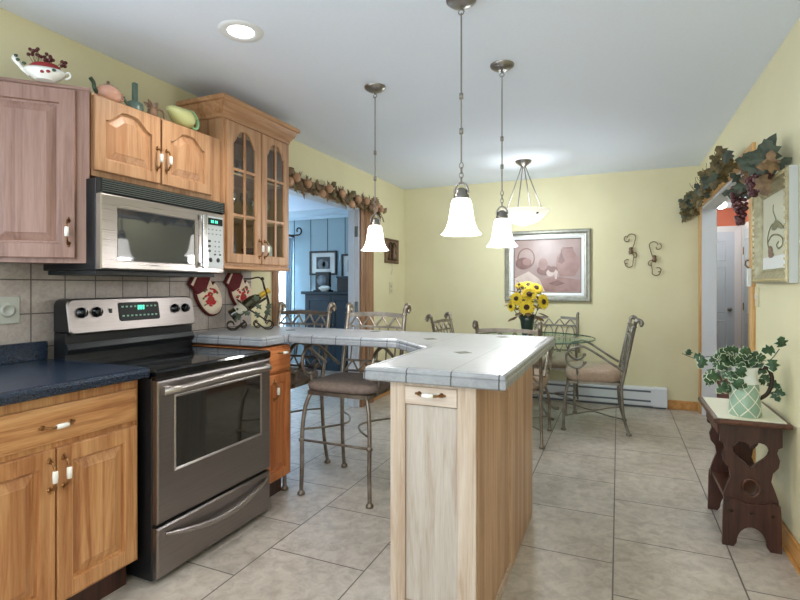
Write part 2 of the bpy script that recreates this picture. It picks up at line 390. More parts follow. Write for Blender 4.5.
# ------------------------------------------------------------------ the room shell
WL, WR, WF, CZ, YB = -2.5, .76, 5.93, 2.5, -3.2
DL0, DL1, DLZ = 3.32, 4.714, 2.09        # doorway in the left wall
DR0, DR1, DRZ = 3.74, 5.80, 2.05         # opening in the right wall
b = MB().box(-7.0, .82, YB, 7.2, -.05, 0); struct(b.build('floor', 'floor'))
b = MB().box(-7.0, .9, YB, 7.2, CZ, CZ + .1); struct(b.build('ceiling', 'ceiling'))
b = MB().box(WL - .12, WL, YB, -.32, 0, CZ).box(WL - .12, WL, .82, DL0, 0, CZ).box(WL - .12, WL, -.32, .82, 0, 1.08).box(WL - .12, WL, -.32, .82, 2.12, CZ).box(WL - .12, WL, DL0, DL1, DLZ, CZ).box(WL - .12, WL, DL1, WF, 0, CZ)
struct(b.build('wall_left', 'wall'))
b = MB().box(WR, WR + .12, YB, DR0, 0, CZ).box(WR, WR + .12, DR0, DR1, DRZ, CZ).box(WR, WR + .12, DR1, WF, 0, CZ)
struct(b.build('wall_right', 'wall'))
struct(MB().box(WL - .12, WR + .12, WF, WF + .12, 0, CZ).build('wall_far', 'wall'))
b = MB().box(WL - .12, WR + .12, YB - .12, YB, 0, .65).box(WL - .12, WR + .12, YB - .12, YB, 2.25, CZ)
b.box(WL - .12, -2.25, YB - .12, YB, .65, 2.25).box(.45, WR + .12, YB - .12, YB, .65, 2.25)
struct(b.build('wall_back', 'wall'))
b = MB().frame(-2.25, .45, .65, 2.25, [(0, YB + .02), (.06, YB + .02), (.06, YB - .12), (0, YB - .12)]).box(-.93, -.87, YB - .08, YB - .02, .7, 2.2)
struct(b.build('added_back_window', 'window_frame'))  # unseen window, added as the opening for the rear fill lamp
b = MB().rings([[(WL - dx, y_, z_) for y_, z_ in ((-.32 + i_, 1.08 + i_), (.82 - i_, 1.08 + i_), (.82 - i_, 2.12 - i_), (-.32 + i_, 2.12 - i_))] for i_, dx in ((0, .11), (0, -.004), (.05, -.004), (.05, .11))], closed=True, smooth=False)
struct(b.build('added_left_window', 'window_frame'))  # unseen window, added so that blue light reaches the counter
# backsplash tile along the left wall
struct(MB().box(WL, WL + .006, .86, 3.0, .9, 1.41).build('wall_backsplash', 'splash'))
# trim of the left doorway: painted jamb lining and wooden casing
b = MB().box(WL - .125, WL + .001, DL1 - .018, DL1 + .001, 0, DLZ).box(WL - .125, WL + .001, DL0 - .001, DL0 + .018, 0, DLZ).box(WL - .125, WL + .001, DL0, DL1, DLZ - .018, DLZ + .001)
b.box(WL - .075, WL - .045, DL1 - .034, DL1 - .018, 0, DLZ).box(WL - .075, WL - .045, DL0 + .018, DL0 + .034, 0, DLZ)
struct(b.build('trim_1', 'white_trim', bev=.002))
b = MB()
pr = [(0, 0), (0, .022), (.02, .03), (.09, .022), (.1, .012), (.115, .012), (.12, .024), (.2, .026), (.262, .034), (.272, .034), (.272, 0)]
b.prism([(WL + q[1], DL1 + q[0]) for q in pr], 0, DLZ + .09, 'xy')
b.prism([(WL + q[1], DL0 - q[0]) for q in [(0, 0), (0, .018), (.012, .024), (.06, .02), (.072, .014), (.072, 0)]], 0, DLZ + .09, 'xy')
struct(b.build('trim_2', 'pine_z', bev=.002))
b = MB().box(WL, WL + .026, DL0 - .08, DL1 + .272, DLZ + .002, DLZ + .085).box(WL, WL + .034, DL0 - .08, DL1 + .28, DLZ + .085, DLZ + .1)
struct(b.build('trim_3', 'pine_y', bev=.003))
# trim of the right opening
b = MB().box(WR - .001, WR + .125, DR1 - .018, DR1 + .001, 0, DRZ).box(WR - .001, WR + .125, DR0 - .001, DR0 + .018, 0, DRZ).box(WR - .001, WR + .125, DR0, DR1, DRZ - .018, DRZ + .001)
struct(b.build('trim_4', 'white_trim', bev=.002))
b = MB().box(WR - .018, WR, DR0 - .09, DR0 + .002, 0, DRZ + .07).box(WR - .018, WR, DR1 - .002, DR1 + .09, 0, DRZ + .07).box(WR - .02, WR, DR0 - .1, DR1 + .1, DRZ + .002, DRZ + .09)
struct(b.build('trim_5', 'gold_pine', bev=.003))
# baseboards
def baseboard(nm, pts, h=.095, t=.016):
    b = MB()
    for x0, x1, y0, y1 in pts: b.box(x0, x1, y0, y1, 0, h)
    return struct(b.build(nm, 'pine', bev=.005))
baseboard('baseboard_far', [(.47, WR - .018, WF - .016, WF), (WL, -1.72, WF - .016, WF)])
baseboard('baseboard_left', [(WL, WL + .016, DL1 + .275, WF - .02)])
baseboard('baseboard_right', [(WR - .016, WR, YB, DR0 - .092)])
struct(MB().box(WR - .03, WR - .0165, 1.2, DR0 - .1, 0, .012).build('trim_6', 'pine'))

# ------------------------------------------------------------------ the blue room beyond the left doorway
struct(MB().box(-7.0, WL - .12, 7.0, 7.12, 0, CZ).build('wall_blue_room_far', 'blue_wall'))
b = MB().box(-7.0, -6.9, 2.6, 7.0, 0, CZ).box(-7, WL - .12, 2.5, 2.6, 0, CZ).box(WL - .128, WL - .1205, 2.6, DL0 - .002, 0, CZ).box(WL - .128, WL - .1205, DL1 + .002, 7.0, 0, CZ).box(WL - .128, WL - .1205, DL0, DL1, DLZ + .003, CZ)
struct(b.build('wall_blue_room_side', 'blue_wall'))
b = MB()
for i in range(14): b.box(-6.85 + i * .32, -6.842 + i * .32, 6.994, 7.0, .1, 2.38)
struct(b.build('trim_7', 'navy'))
b = MB().prism([(7.0, 2.36), (6.975, 2.36), (6.965, 2.40), (6.93, 2.44), (6.90, 2.485), (6.90, 2.5), (7.0, 2.5)], -6.9, WL - .13, 'yz')
b.box(-6.9, WL - .13, 6.98, 7.0, 0, .12)
struct(b.build('trim_8', 'blue_trim'))
# blue room window with sheer curtain and scroll-ended rod
b = MB().frame(-6.25, -5.0, .5, 2.02, [(0, 6.97), (.07, 6.97), (.07, 6.998), (0, 6.998)]).box(-5.645, -5.605, 6.972, 6.998, .5, 2.02).box(-6.2, -5.05, 6.972, 6.998, 1.24, 1.28)
b.m(1).box(-6.19, -5.06, 6.99, 6.996, .56, 1.96)
struct(b.build('window_2', ['blue_trim', 'daylight_pane']))
b = MB()
def drape(x0, x1, z0, z1, y, amp, folds, taper=0):
    n = folds * 8; top = []; bot = []
    for i in range(n + 1):
        u = i / n; x = x0 + (x1 - x0) * u; yy = y + amp * math.sin(u * folds * 2 * PI)
        top.append((x, yy, z1)); bot.append((x0 + (x1 - x0) * u * (1 - taper), yy * 1 - .01, z0))
    return top, bot
top, bot = drape(-6.3, -5.02, .08, 2.06, 6.88, .016, 12)
n = len(top); b.add(top + bot, [(i, i + 1, n + i + 1, n + i) for i in range(n - 1)], True)
o = b.build('sheer_curtain', 'sheer'); sol = o.modifiers.new('s', 'SOLIDIFY'); sol.thickness = .003
tag(o, 'white sheer curtain covering the bright window in the blue room', 'curtain')
b = MB(); top, bot = drape(-5.0, -4.86, .08, 2.06, 6.86, .03, 3, .35); n = len(top)
b.add(top + bot, [(i, i + 1, n + i + 1, n + i) for i in range(n - 1)], True)
o = b.build('drape', 'blue_trim'); sol = o.modifiers.new('s', 'SOLIDIFY'); sol.thickness = .004
tag(o, 'narrow pale blue-grey drape hanging at right edge of the blue room window', 'curtain')
t = thing('curtain_rod', 'dark iron curtain rod with a scroll end over the blue room window', 'curtain rod', (-4.95, 6.86, 2.1))
MB().tube([(-1.4, 0, 0), (.16, 0, 0)], .012).build('rod', 'iron', t)
MB().tube([(x, 0, z) for x, z in [(.14, 0)] + arc(.2, .07, .07, -PI / 2, PI * 1.2, 18, .025)], .012).build('scroll_finial', 'iron', t)
MB().box(.0, .02, 0, .135, -.02, .02).build('bracket', 'iron', t)
# wall pictures there
def small_frame(x0, x1, z0, z1, y, label, dark):
    cx, cz = (x0 + x1) / 2, (z0 + z1) / 2; w, h = (x1 - x0) / 2, (z1 - z0) / 2
    t = thing('framed_photograph', label, 'picture', (cx, y, cz), 0, 'black framed photographs in the blue room')
    MB().frame(-w, w, -h, h, [(0, 0), (0, -.025), (.03, -.025), (.03, 0)]).build('frame', 'black_matte', t, .002)
    MB().box(-w + .03, w - .03, -.008, -.001, -h + .03, h - .03).build('mat_board', 'print_white', t)
    b = MB().box(-w * .5, w * .5, -.0115, -.0085, -h * .48, h * .5)
    b.m(1).prism([(q[0] * w * .3 - w * .12, q[1] * h * .4 - h * .08) for q in arc(0, 0, 1, 0, 2 * PI, 12)[:-1]], -.0125, -.0117, 'xz')
    b.prism([(q[0] * w * .22 + w * .16, q[1] * h * .34 - h * .14) for q in arc(0, 0, 1, 0, 2 * PI, 12)[:-1]], -.0125, -.0117, 'xz')
    b.build('photo', ['print_dark', 'print_grey'], t)
small_frame(-4.615, -4.11, 1.45, 1.84, 6.995, 'black framed photograph with wide white mat above the blue cabinet, nearer the window', 1)
small_frame(-4.02, -3.58, 1.40, 1.78, 6.995, 'black framed photograph half hidden by the door jamb on the blue wall', 1)
# navy cabinet
t = thing('buffet_cabinet', 'navy blue painted cabinet with two doors against the blue panelled wall', 'cabinet', (-3.93, 6.72, 0))
MB().box(-.48, .48, -.18, .24, .06, 1.15).box(-.45, .45, -.15, .24, 0, .06).build('body', 'navy', t, .004)
MB().box(-.53, .53, -.22, .25, 1.15, 1.19).build('cabinet_top', 'navy', t, .006)
for sgn in (-1, 1):
    b = MB().box(min(.005 * sgn, .45 * sgn), max(.005 * sgn, .45 * sgn), -.2, -.18, .1, 1.12)
    b.frame(min(.005 * sgn, .45 * sgn), max(.005 * sgn, .45 * sgn), .1, 1.12, [(0, -.2), (0, -.208), (.06, -.208), (.065, -.2)])
    d = b.build('door', 'navy', t); MB().ball((sgn * .04, -.222, .7), .014).build('knob', 'brass', d)
# items on it
t = thing('mantel_clock', 'black square clock with pale round face on the navy cabinet', 'clock', (-4.17, 6.68, 1.19))
MB().box(-.15, .15, -.05, .05, 0, .025).box(-.12, .12, -.035, .035, .025, .30).build('case', 'black_matte', t, .004)
MB().lathe([(.085, 0), (.085, .006), (.0, .007)], (0, -.035, .17), 24, '-y').build('dial', 'print_grey', t)
t = thing('oval_dish', 'small pale oval dish standing in front of the black clock', 'dish', (-4.08, 6.575, 1.191))
MB().lathe([(.0, 0), (.05, .0), (.1, .045), (.105, .06), (.06, .085), (.0, .095)], (0, 0, 0), 20).build('dish_body', 'print_white', t)
t.scale = (1, .5, 1)
t = thing('storage_box', 'dark box with lid on the navy cabinet beside the door jamb', 'box', (-3.72, 6.7, 1.19))
MB().box(-.16, .16, -.1, .1, 0, .2).build('box_body', 'black_matte', t, .004); MB().box(-.17, .17, -.11, .11, .2, .23).build('lid', 'navy', t, .004)

# ------------------------------------------------------------------ the hall beyond the right opening
struct(MB().box(WR + .06, 1.75, 2.5, 8.4, -.05, -.0005).build('floor_hall', 'hall_floor'))
struct(MB().box(WR + .125, 1.75, 2.5, 8.4, 2.44, 2.54).build('ceiling_hall', 'white_trim'))
HX, HY = 1.56, 8.3
struct(MB().box(WR, HX + .12, HY, HY + .1, 0, 2.44).build('wall_hall_far', 'coral_wall'))
struct(MB().box(HX, HX + .1, 7.1, HY, 0, 2.44).build('wall_hall_right', 'coral_wall'))
struct(MB().box(HX, HX + .1, 2.6, 7.1, 0, 2.44).build('wall_hall_side', 'wall'))
b = MB().box(WR + .121, WR + .13, 2.6, DR0 - .002, 0, 2.44).box(WR + .121, WR + .13, DR1 + .002, HY, 0, 2.44).box(WR + .121, WR + .13, DR0, DR1, DRZ + .003, 2.44).box(WR + .13, HX, 2.5, 2.6, 0, 2.44).box(WR, WR + .12, WF + .12, HY, 0, 2.44)
struct(b.build('wall_hall_left', 'wall'))
b = MB().box(WR + .13, HX, HY - .07, HY, 2.36, 2.44).box(HX - .07, HX, 2.6, HY - .07, 2.36, 2.44)
struct(b.build('trim_9', 'white_trim', bev=.01))
def hall_door(nm, loc, rot, w=.72, h=2.03, knob=1):
    t = bpy.data.objects.new(nm, None); COL.objects.link(t); t.location = loc; t.rotation_euler = (0, 0, rot); t['kind'] = 'structure'
    b = MB(); b.frame(-.08, w + .08, -.1, h + .08, [(0, 0), (0, -.02), (.08, -.012), (.08, 0)]); b.build('door_casing', 'white_trim', t)
    b = MB().box(0, w, -.01, 0, .005, h)
    for z0, z1 in ((.12, .8), (.9, 1.55), (1.62, 1.92)):
        for x0, x1 in ((.1, w / 2 - .05), (w / 2 + .05, w - .1)):
            b.frame(x0, x1, z0, z1, [(0, -.01), (.012, -.017), (.03, -.013), (.03, -.01)])
    b.build('door_slab', 'door_paint', t)
    MB().lathe([(.025, 0), (.025, .008), (.01, .012), (.01, .035), (.026, .045), (.026, .06), (.01, .07)], (.06 if knob < 0 else w - .06, -.012, .95), 14, '-y').build('door_knob', 'nickel', t)
    b = MB()
    for z in (.25, 1.0, 1.75): b.box(-.012 if knob > 0 else w - .002, .002 if knob > 0 else w + .012, -.02, -.008, z - .05, z + .05)
    b.build('door_hinge', 'brass', t)
hall_door('door_1', (.74 + .14, HY - .001, 0), 0, .60)
hall_door('door_2', (HX - .001, 8.08, 0), -PI / 2, .74)
t = thing('ceiling_light', 'white globe ceiling light in the coral hallway', 'ceiling light', (1.25, 7.85, 2.36))
MB().lathe([(.06, .03), (.07, .04), (.07, .05), (.07, .08)], n=20).build('fitting', 'nickel', t)
MB().ball((0, 0, -.01), .07, 18, (1, 1, .8)).build('globe', 'lamp_on', t)
light('hall_bulb', 'POINT', (1.2, 7.3, 2.1), 9, (.92, .96, 1), .1)
light('hall_near_lamp', 'POINT', (1.2, 4.6, 2.25), 5, (.92, .96, 1), .12)  # point lamp in the near hall, without a fitting
# ------------------------------------------------------------------ cabinet doors and pulls
def pull(parent, x, z, y, vertical=True, L=.05, out=.03):
    b = MB()
    rot = Matrix.Identity(4) if vertical else Matrix.Rotation(PI / 2, 4, 'Y')
    b.X = Matrix.Translation((x, y, z)) @ rot
    for s_ in (-1, 1):
        b.lathe([(.009, 0), (.0085, .003), (.004, .006)], (0, 0, s_ * L), 10, '-y')
        b.ball((0, -.003, s_ * (L + .011)), .005, 8)
        pts = smooth_path([(0, -.002, s_ * L), (0, -out * .55, s_ * L * .93), (0, -out, s_ * L * .6), (0, -out - .002, s_ * .02)], 4)
        b.tube(pts, [.0045 + .0012 * math.sin(i * 1.9) for i in range(len(pts))], 8)
    b.m(1).X = b.X @ Matrix.Translation((0, -out - .002, 0))
    b.rings([[(r * math.cos(2 * PI * j / 12), r * math.sin(2 * PI * j / 12), h) for j in range(12)] for r, h in ((.004, -.022), (.0085, -.02), (.0095, 0), (.0085, .02), (.004, .022))])
    return b.build('handle', ['brass', 'porcelain'], parent)
def panel_outline(x0, x1, z0, z1, arch, n_top=18):
    pts = [(x0, z0), (x1, z0)]
    cx, hw = (x0 + x1) / 2, (x1 - x0) / 2
    if arch <= 0: return pts + [(x1, z1), (x0, z1)]
    for i in range(n_top + 1):
        x = x1 - (x1 - x0) * i / n_top; u = abs(x - cx) / hw
        w = max(0, min(1, (.98 - u) / (.55 if hw < .11 else .72))); w = w * w * (3 - 2 * w)
        pts.append((x, z1 - arch * (1 - w) - arch * .12 * min(u / .5, 1) ** 2 * w))
    return pts
def door(parent, x0, x1, z0, z1, y=-.02, arch=0.0, stile=.055, th=.02, mat=('maple', 'maple_pl'), glass=False, name='door', mnt=None, raised=True):
    """door front at y (towards -y), thickness th; raised panel or glazed"""
    ix0, ix1, iz0, iz1 = x0 + stile, x1 - stile, z0 + stile * 1.05, z1 - stile * (1.05 if not arch else .75)
    out = panel_outline(ix0, ix1, iz0, iz1, arch)
    n = len(out); cx, cz = (ix0 + ix1) / 2, (iz0 + iz1) / 2
    # matching points on the rectangle
    rect = [(x0, z0), (x1, z0)] + ([(x1, z1), (x0, z1)] if n == 4 else [(x1 if i == 0 else x0 if i == n - 3 else out[2 + i][0], z1) for i in range(n - 2)])
    def ring(pts, yy): return [(p[0], yy, p[1]) for p in pts]
    def inset(d):
        r = []
        for p in out:
            sx = 1 - d / ((ix1 - ix0) / 2); sz = 1 - d / ((iz1 - iz0) / 2)
            r.append((cx + (p[0] - cx) * sx, cz + (p[1] - cz) * sz))
        return r
    rect_in = [(min(max(p[0], x0 + .004), x1 - .004), min(max(p[1], z0 + .004), z1 - .004)) for p in rect]
    b = MB()
    if glass:
        b.rings([ring(rect, y + th), ring(rect, y + .003), ring(rect_in, y), ring(out, y), ring(inset(.006), y + .006), ring(inset(.006), y + th)], closed=True, smooth=False)
        d = b.build(name, mat[0], parent)
        MB().add(ring(inset(-.002), y + .012) + ring(inset(-.002), y + .014), [tuple(range(n)), tuple(range(n, 2 * n))[::-1]] + [(i, (i + 1) % n, n + (i + 1) % n, n + i) for i in range(n)]).build('glass_pane', 'pane', d)
        b = MB(); w = .008
        b.box(cx - w, cx + w, y + .003, y + .011, iz0, iz1 - .002)
        for z in mnt: b.box(ix0, ix1, y + .004, y + .0112, z - w, z + w)
        b.build('muntin', mat[0], d)
        return d
    b.rings([ring(rect, y + th), ring(rect, y + .003), ring(rect_in, y), ring(out, y), ring(inset(.003), y + .013), ring(inset(.012), y + .0145)], cap1=False, smooth=False)
    d = b.build(name, mat[0], parent)
    b = MB()
    if raised: b.rings([ring(inset(.0115), y + .0148), ring(inset(.015), y + .013), ring(inset(.043), y + .004), ring(inset(.046), y + .002)], cap0=False, smooth=False)
    else: b.rings([ring(inset(.0), y + .0105), ring(inset(.0118), y + .0098)], cap0=False, smooth=False)
    b.build('panel', mat[1], d)
    return d
def drawer_front(parent, x0, x1, z0, z1, y=-.02, mat='hick_x'):
    b = MB().box(x0, x1, y + .004, 0, z0, z1)
    b.box(x0 + .01, x1 - .01, y, y + .004, z0 + .01, z1 - .01)
    return b.build('drawer', mat, parent, .003)

# base cabinet left of the range
BX = -1.87
t = thing('base_cabinet', 'honey wood base cabinet with two doors and one wide drawer under the dark counter', 'cabinet', (BX, .86, 0), PI / 2)
MB().box(0, .668, .0, .6, .115, .879).build('body', 'hick', t, .002)
MB().box(0, .66, .06, .58, 0, .114).build('toe_kick', 'walnut', t)
d = drawer_front(t, .012, .65, .712, .845); pull(d, .319, .775, -.02, False)
d = door(t, .012, .315, .13, .69, mat=('hick', 'hick')); pull(d, .293, .60, -.02)
d = door(t, .321, .65, .13, .69, mat=('hick', 'hick')); pull(d, .343, .60, -.02)
b = MB().prism([(WL + .01, .885), (-1.825, .885), (-1.812, .889), (-1.808, .9), (-1.808, .915), (-1.813, .926), (-1.825, .93), (WL + .01, .93)], .7, 1.535, 'xz').box(WL + .01, WL + .035, .7, 1.53, .93, 1.015)
tag(b.build('countertop', 'laminate', bev=.004), 'dark blue laminate countertop with rolled edge left of the range', 'countertop')

# narrow base cabinet right of the range
t = thing('base_cabinet', 'narrow amber wood base cabinet with drawer and door between range and stools', 'cabinet', (BX, 2.32, 0), PI / 2)
MB().box(0, .285, .0, .6, .115, .915).build('body', 'cherry', t, .002)
MB().box(0, .28, .06, .58, 0, .114).build('toe_kick', 'walnut', t)
d = drawer_front(t, .03, .272, .765, .9, mat='cherry_x'); pull(d, .185, .875, -.02, False, .032, .022)
d = door(t, .03, .272, .13, .75, mat=('cherry', 'cherry'), stile=.045); pull(d, .105, .66, -.02)

# diagonal wall cabinet at the left end of the uppers
t = thing('wall_cabinet', 'light-tinted pinkish wood angled wall cabinet with one door at the left end of the uppers', 'cabinet', (-2.484, 1.236, 0), PI / 4)
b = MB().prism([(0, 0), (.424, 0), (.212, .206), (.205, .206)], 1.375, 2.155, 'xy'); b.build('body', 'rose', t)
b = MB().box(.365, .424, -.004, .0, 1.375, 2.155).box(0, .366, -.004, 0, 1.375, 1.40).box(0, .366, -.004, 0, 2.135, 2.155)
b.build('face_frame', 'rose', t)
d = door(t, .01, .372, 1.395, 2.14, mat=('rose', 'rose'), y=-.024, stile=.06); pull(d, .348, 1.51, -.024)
b = MB().box(-.002, .43, -.008, .0, 2.148, 2.162); b.build('top_edge', 'pinklit_x', t)

# cabinet over the microwave
t = thing('wall_cabinet', 'honey wood wall cabinet with two arched doors above the microwave', 'cabinet', (-2.19, 1.548, 0), PI / 2)
MB().box(0, .806, 0, .295, 1.775, 2.15).build('body', 'maple', t, .002)
d = door(t, .006, .362, 1.80, 2.14, arch=.06, stile=.052, mat=('maple', 'maple_pl')); pull(d, .338, 1.925, -.02)
d = door(t, .373, .72, 1.80, 2.14, arch=.06, stile=.052, mat=('maple', 'maple_pl')); pull(d, .396, 1.925, -.02)

# glazed cabinet
GX0, GY0, GW = -2.17, 2.358, .645
t = thing('glass_cabinet', 'tall honey wood wall cabinet with glazed arched doors and crown moulding', 'cabinet', (GX0, GY0, 0), PI / 2)
b = MB().box(0, .018, 0, .315, 1.4, 2.3).box(GW - .018, GW, 0, .315, 1.4, 2.3).box(.018, GW - .018, 0, .315, 1.4, 1.42).box(.018, GW - .018, 0, .315, 2.28, 2.3)
b.box(.018, .034, 0, .018, 1.42, 2.28).box(GW - .034, GW - .018, 0, .018, 1.42, 2.28).box(GW / 2 - .012, GW / 2 + .012, 0, .018, 1.42, 2.28).box(.034, GW - .034, 0, .018, 2.2, 2.28)
b.m(1).box(.018, GW - .018, .3, .312, 1.42, 2.28)
b.build('body', ['maple', 'cab_inner'], t, .001)
for z in (1.70, 1.97): MB().box(.019, GW - .019, .03, .3, z, z + .012).build('shelf', 'cab_inner', t)
for x0, x1, hx in ((.017, .331, .306), (.338, .632, .362)):
    d = door(t, x0, x1, 1.415, 2.275, arch=.085, stile=.05, glass=True, mat=('maple', 'maple'), mnt=(1.71, 1.99)); pull(d, hx, 1.515, -.02)
# crown: sweeps round front and both ends
prof = [(0, 2.285), (.008, 2.285), (.012, 2.305), (.02, 2.315), (.04, 2.345), (.048, 2.37), (.062, 2.375), (.062, 2.40), (0, 2.40)]
rs = []
for base, dx, dy in (((0, .31), -1, 0), ((0, 0), -1, -1), ((GW, 0), 1, -1), ((GW, .31), 1, 0)):
    rs.append([(base[0] + dx * p[0], base[1] + dy * p[0], p[1]) for p in prof])
b = MB().rings(rs, smooth=False); b.box(0, GW, 0, .31, 2.3, 2.398); b.build('crown_moulding', 'maple_x', t)
b = MB().box(-.004, GW + .004, -.012, .3, 1.378, 1.399); b.build('light_rail', 'maple_x', t, .004)

# glassware behind the glazed doors
def goblet(label, loc, h, r, grp, kind=0):
    b = MB()
    if kind == 0: b.lathe([(r * .8, 0), (r * .8, .003), (.004, .008), (.004, h * .45), (r * .6, h * .52), (r, h * .72), (r * .85, h), (r * .82, h), (r * .95, h * .72), (.004, h * .5)], n=14)
    elif kind == 1: b.lathe([(r * .8, 0), (r, h), (r * .95, h), (r * .75, .008), (.001, .008)], n=14)
    o = b.build('stemmed_glass' if kind == 0 else 'tumbler', 'tumbler'); o.location = loc; tag(o, label, 'glass', grp); return o
def gw(x, y, z): return (GX0 - y, GY0 + x, z)
cnt = [('clear stemmed glass behind the left glazed door, middle shelf', (.07, .13, .18, .245, .29), 1.7125, 0, .17, .03, 'stemmed glasses on the middle shelf, left door'),
       ('clear stemmed glass behind the right glazed door, middle shelf', (.38, .45, .52, .58), 1.7125, 0, .15, .028, 'stemmed glasses on the middle shelf, right door'),
       ('clear tumbler behind the left glazed door, bottom shelf', (.06, .12, .18, .24), 1.4205, 1, .13, .028, 'tumblers on the bottom shelf, left door'),
       ('clear tumbler behind the left glazed door, top shelf', (.08, .16, .24), 1.9825, 1, .11, .03, 'tumblers on the top shelf, left door')]
for lab, xs, z, k, h, r, g in cnt:
    for i, x in enumerate(xs):
        goblet(lab, gw(x, .09 + .07 * (i % 2), z), h * (1 + .1 * (i % 2)), r, g, k)
t = thing('display_bowl', 'dark red bowl on the bottom shelf behind the right glazed door', 'bowl', gw(.48, .16, 1.4205))
MB().lathe([(.03, 0), (.04, .01), (.085, .08), (.09, .11), (.084, .11), (.03, .02), (.0, .02)], n=20).build('bowl_body', 'maroon', t)
t = thing('white_sheet', 'white slanted sheet leaning behind the right glazed door pane', 'sheet', gw(.47, .055, 1.4205), PI / 2)  # plain white sheet with a sloping top edge
MB().box(-.05, .06, .0, .003, .0, .005).prism([(-.06, 0), (.07, 0), (.07, .12), (-.06, .22)], 0, .002, 'xz').build('sheet_face', 'print_white', t)

# ------------------------------------------------------------------ range
t = thing('range', 'stainless steel electric range with black glass cooktop and oven window', 'range', (-1.814, 1.549, 0), PI / 2)
RWD = .762
MB().box(0, RWD, .0, .62, .02, .895).build('body', 'black', t, .003)
for fx in (.05, RWD - .1):
    for fy in (.05, .5): MB().box(fx, fx + .05, fy, fy + .05, 0, .02).build('foot', 'black_matte', t)
b = MB().rings([[(x, y, z) for x, y in ((0 + i, -.028 + i), (RWD - i, -.028 + i), (RWD - i, .6), (0 + i, .6))] for i, z in ((.004, .872), (0, .88), (0, .905), (.006, .914), (.014, .916))], smooth=False)
ct = b.build('cooktop', 'glass_black', t)
for cx, cy, r in ((.2, .14, .115), (.2, .42, .08), (.56, .14, .08), (.56, .42, .105)):
    MB().lathe([(r, .9162), (r, .9166), (r - .004, .9166), (r - .004, .9162)], (cx, cy, 0), 40, cap0=False, cap1=False).build('burner_ring', 'burner_mark', ct)
# oven door
wx0, wx1, wz0, wz1 = .105, .672, .475, .785
b = MB(); y = -.03
def rr(x0, x1, z0, z1, yy): return [(x0, yy, z0), (x1, yy, z0), (x1, yy, z1), (x0, yy, z1)]
b.rings([rr(.004, RWD - .004, .262, .868, -.001), rr(.004, RWD - .004, .262, .868, -.026), rr(.012, RWD - .012, .27, .86, y), rr(wx0 - .012, wx1 + .012, wz0 - .012, wz1 + .012, y)], cap1=False, smooth=False)
dr = b.build('oven_door', 'steel_dark', t)
MB().rings([rr(wx0 - .012, wx1 + .012, wz0 - .012, wz1 + .012, y), rr(wx0 - .009, wx1 + .009, wz0 - .009, wz1 + .009, y - .003), rr(wx0, wx1, wz0, wz1, y + .002)], cap0=False, cap1=False, smooth=False).build('window_trim', 'steel', dr)
MB().box(wx0, wx1, y + .002, y + .006, wz0, wz1).build('oven_window', 'oven_glass', dr)
b = MB()
hp = [(.035, y - .012, .822), (.06, y - .034, .828)] + [(.09 + i * .0728, y - .048 - .012 * math.sin(PI * i / 8), .83 + .010 * math.sin(PI * i / 8)) for i in range(9)] + [(RWD - .06, y - .034, .828), (RWD - .035, y - .012, .822)]
b.tube(smooth_path(hp, 3), .0165, 12); b.box(.028, .06, y - .02, y, .806, .845).box(RWD - .06, RWD - .028, y - .02, y, .806, .845)
b.build('handle', 'steel', dr, .003)
b = MB(); b.rings([rr(.004, RWD - .004, .03, .245, -.001), rr(.004, RWD - .004, .03, .245, -.024), rr(.012, RWD - .012, .038, .237, y)], smooth=False)
w = b.build('storage_drawer', 'steel_dark', t)
hp = [(.04 + (RWD - .08) * i / 16, y - .004 - .03 * math.sin(PI * i / 16) ** .6, .212 - .05 * math.sin(PI * i / 16)) for i in range(17)]
MB().tube(hp, [.006 + .0085 * math.sin(PI * i / 16) ** .5 for i in range(17)], 10).build('handle', 'steel', w)
# back guard
b = MB().box(.0, RWD, .555, .64, .9, 1.05).rings([[(0, .545, .95), (RWD, .545, .95), (RWD, .555, .95), (0, .555, .95)], [(0.0, .535, .975), (RWD, .535, .975), (RWD, .56, .975), (0, .56, .975)], [(0.0, .545, 1.0), (RWD, .545, 1.0), (RWD, .56, 1.0), (0, .56, 1.0)]], smooth=False)
b.build('back_guard', 'black', t, .002)
def ctrl_poly(i=0.0):
    r = .035
    x0, x1, z0, z1 = .0 + i, RWD - i, 1.045 + i, 1.212 - i
    p = [(x0 + .012, z0), (x1 - .012, z0), (x1, z0 + .012)]
    p += [(x1 - r + r * math.cos(a), z1 - r + r * math.sin(a)) for a in [PI / 2 * k / 6 for k in range(7)]]
    p += [(x0 + r + r * math.cos(a), z1 - r + r * math.sin(a)) for a in [PI / 2 + PI / 2 * k / 6 for k in range(7)]]
    p += [(x0, z0 + .012)]
    return p
ty = lambda z: .522 + (z - 1.045) * .18
b = MB().rings([[(p[0], .64, p[1]) for p in ctrl_poly()], [(p[0], ty(p[1]) + .006, p[1]) for p in ctrl_poly()]], smooth=False, cap1=False).build('control_housing', 'black', t)
b = MB().rings([[(p[0], ty(p[1]) + .006, p[1]) for p in ctrl_poly()], [(p[0], ty(p[1]), p[1]) for p in ctrl_poly(.006)]], smooth=False, cap0=False)
cp = b.build('control_panel', 'steel_dark', t)
for x in (.066, .143, .618, .692):
    z = 1.145
    b = MB().lathe([(.026, 0), (.026, .004), (.021, .006), (.02, .02), (.017, .024), (.0, .025)], (x, ty(z) - .001, z), 20, '-y')
    b.m(1).box(x - .0035, x + .0035, ty(z) - .034, ty(z) - .02, z - .018, z + .018); b.m(2).box(x - .001, x + .001, ty(z) - .0345, ty(z) - .034, z + .004, z + .017)
    b.build('knob', ['glass_black', 'black', 'white_plastic'], t)
b = MB(); z0, z1 = 1.093, 1.188
b.prism([(q[0], q[1]) for q in [(.262, z0 + .008), (.27, z0), (.5, z0), (.508, z0 + .008), (.508, z1 - .008), (.5, z1), (.27, z1), (.262, z1 - .008)]], 0, -.003, 'xz')
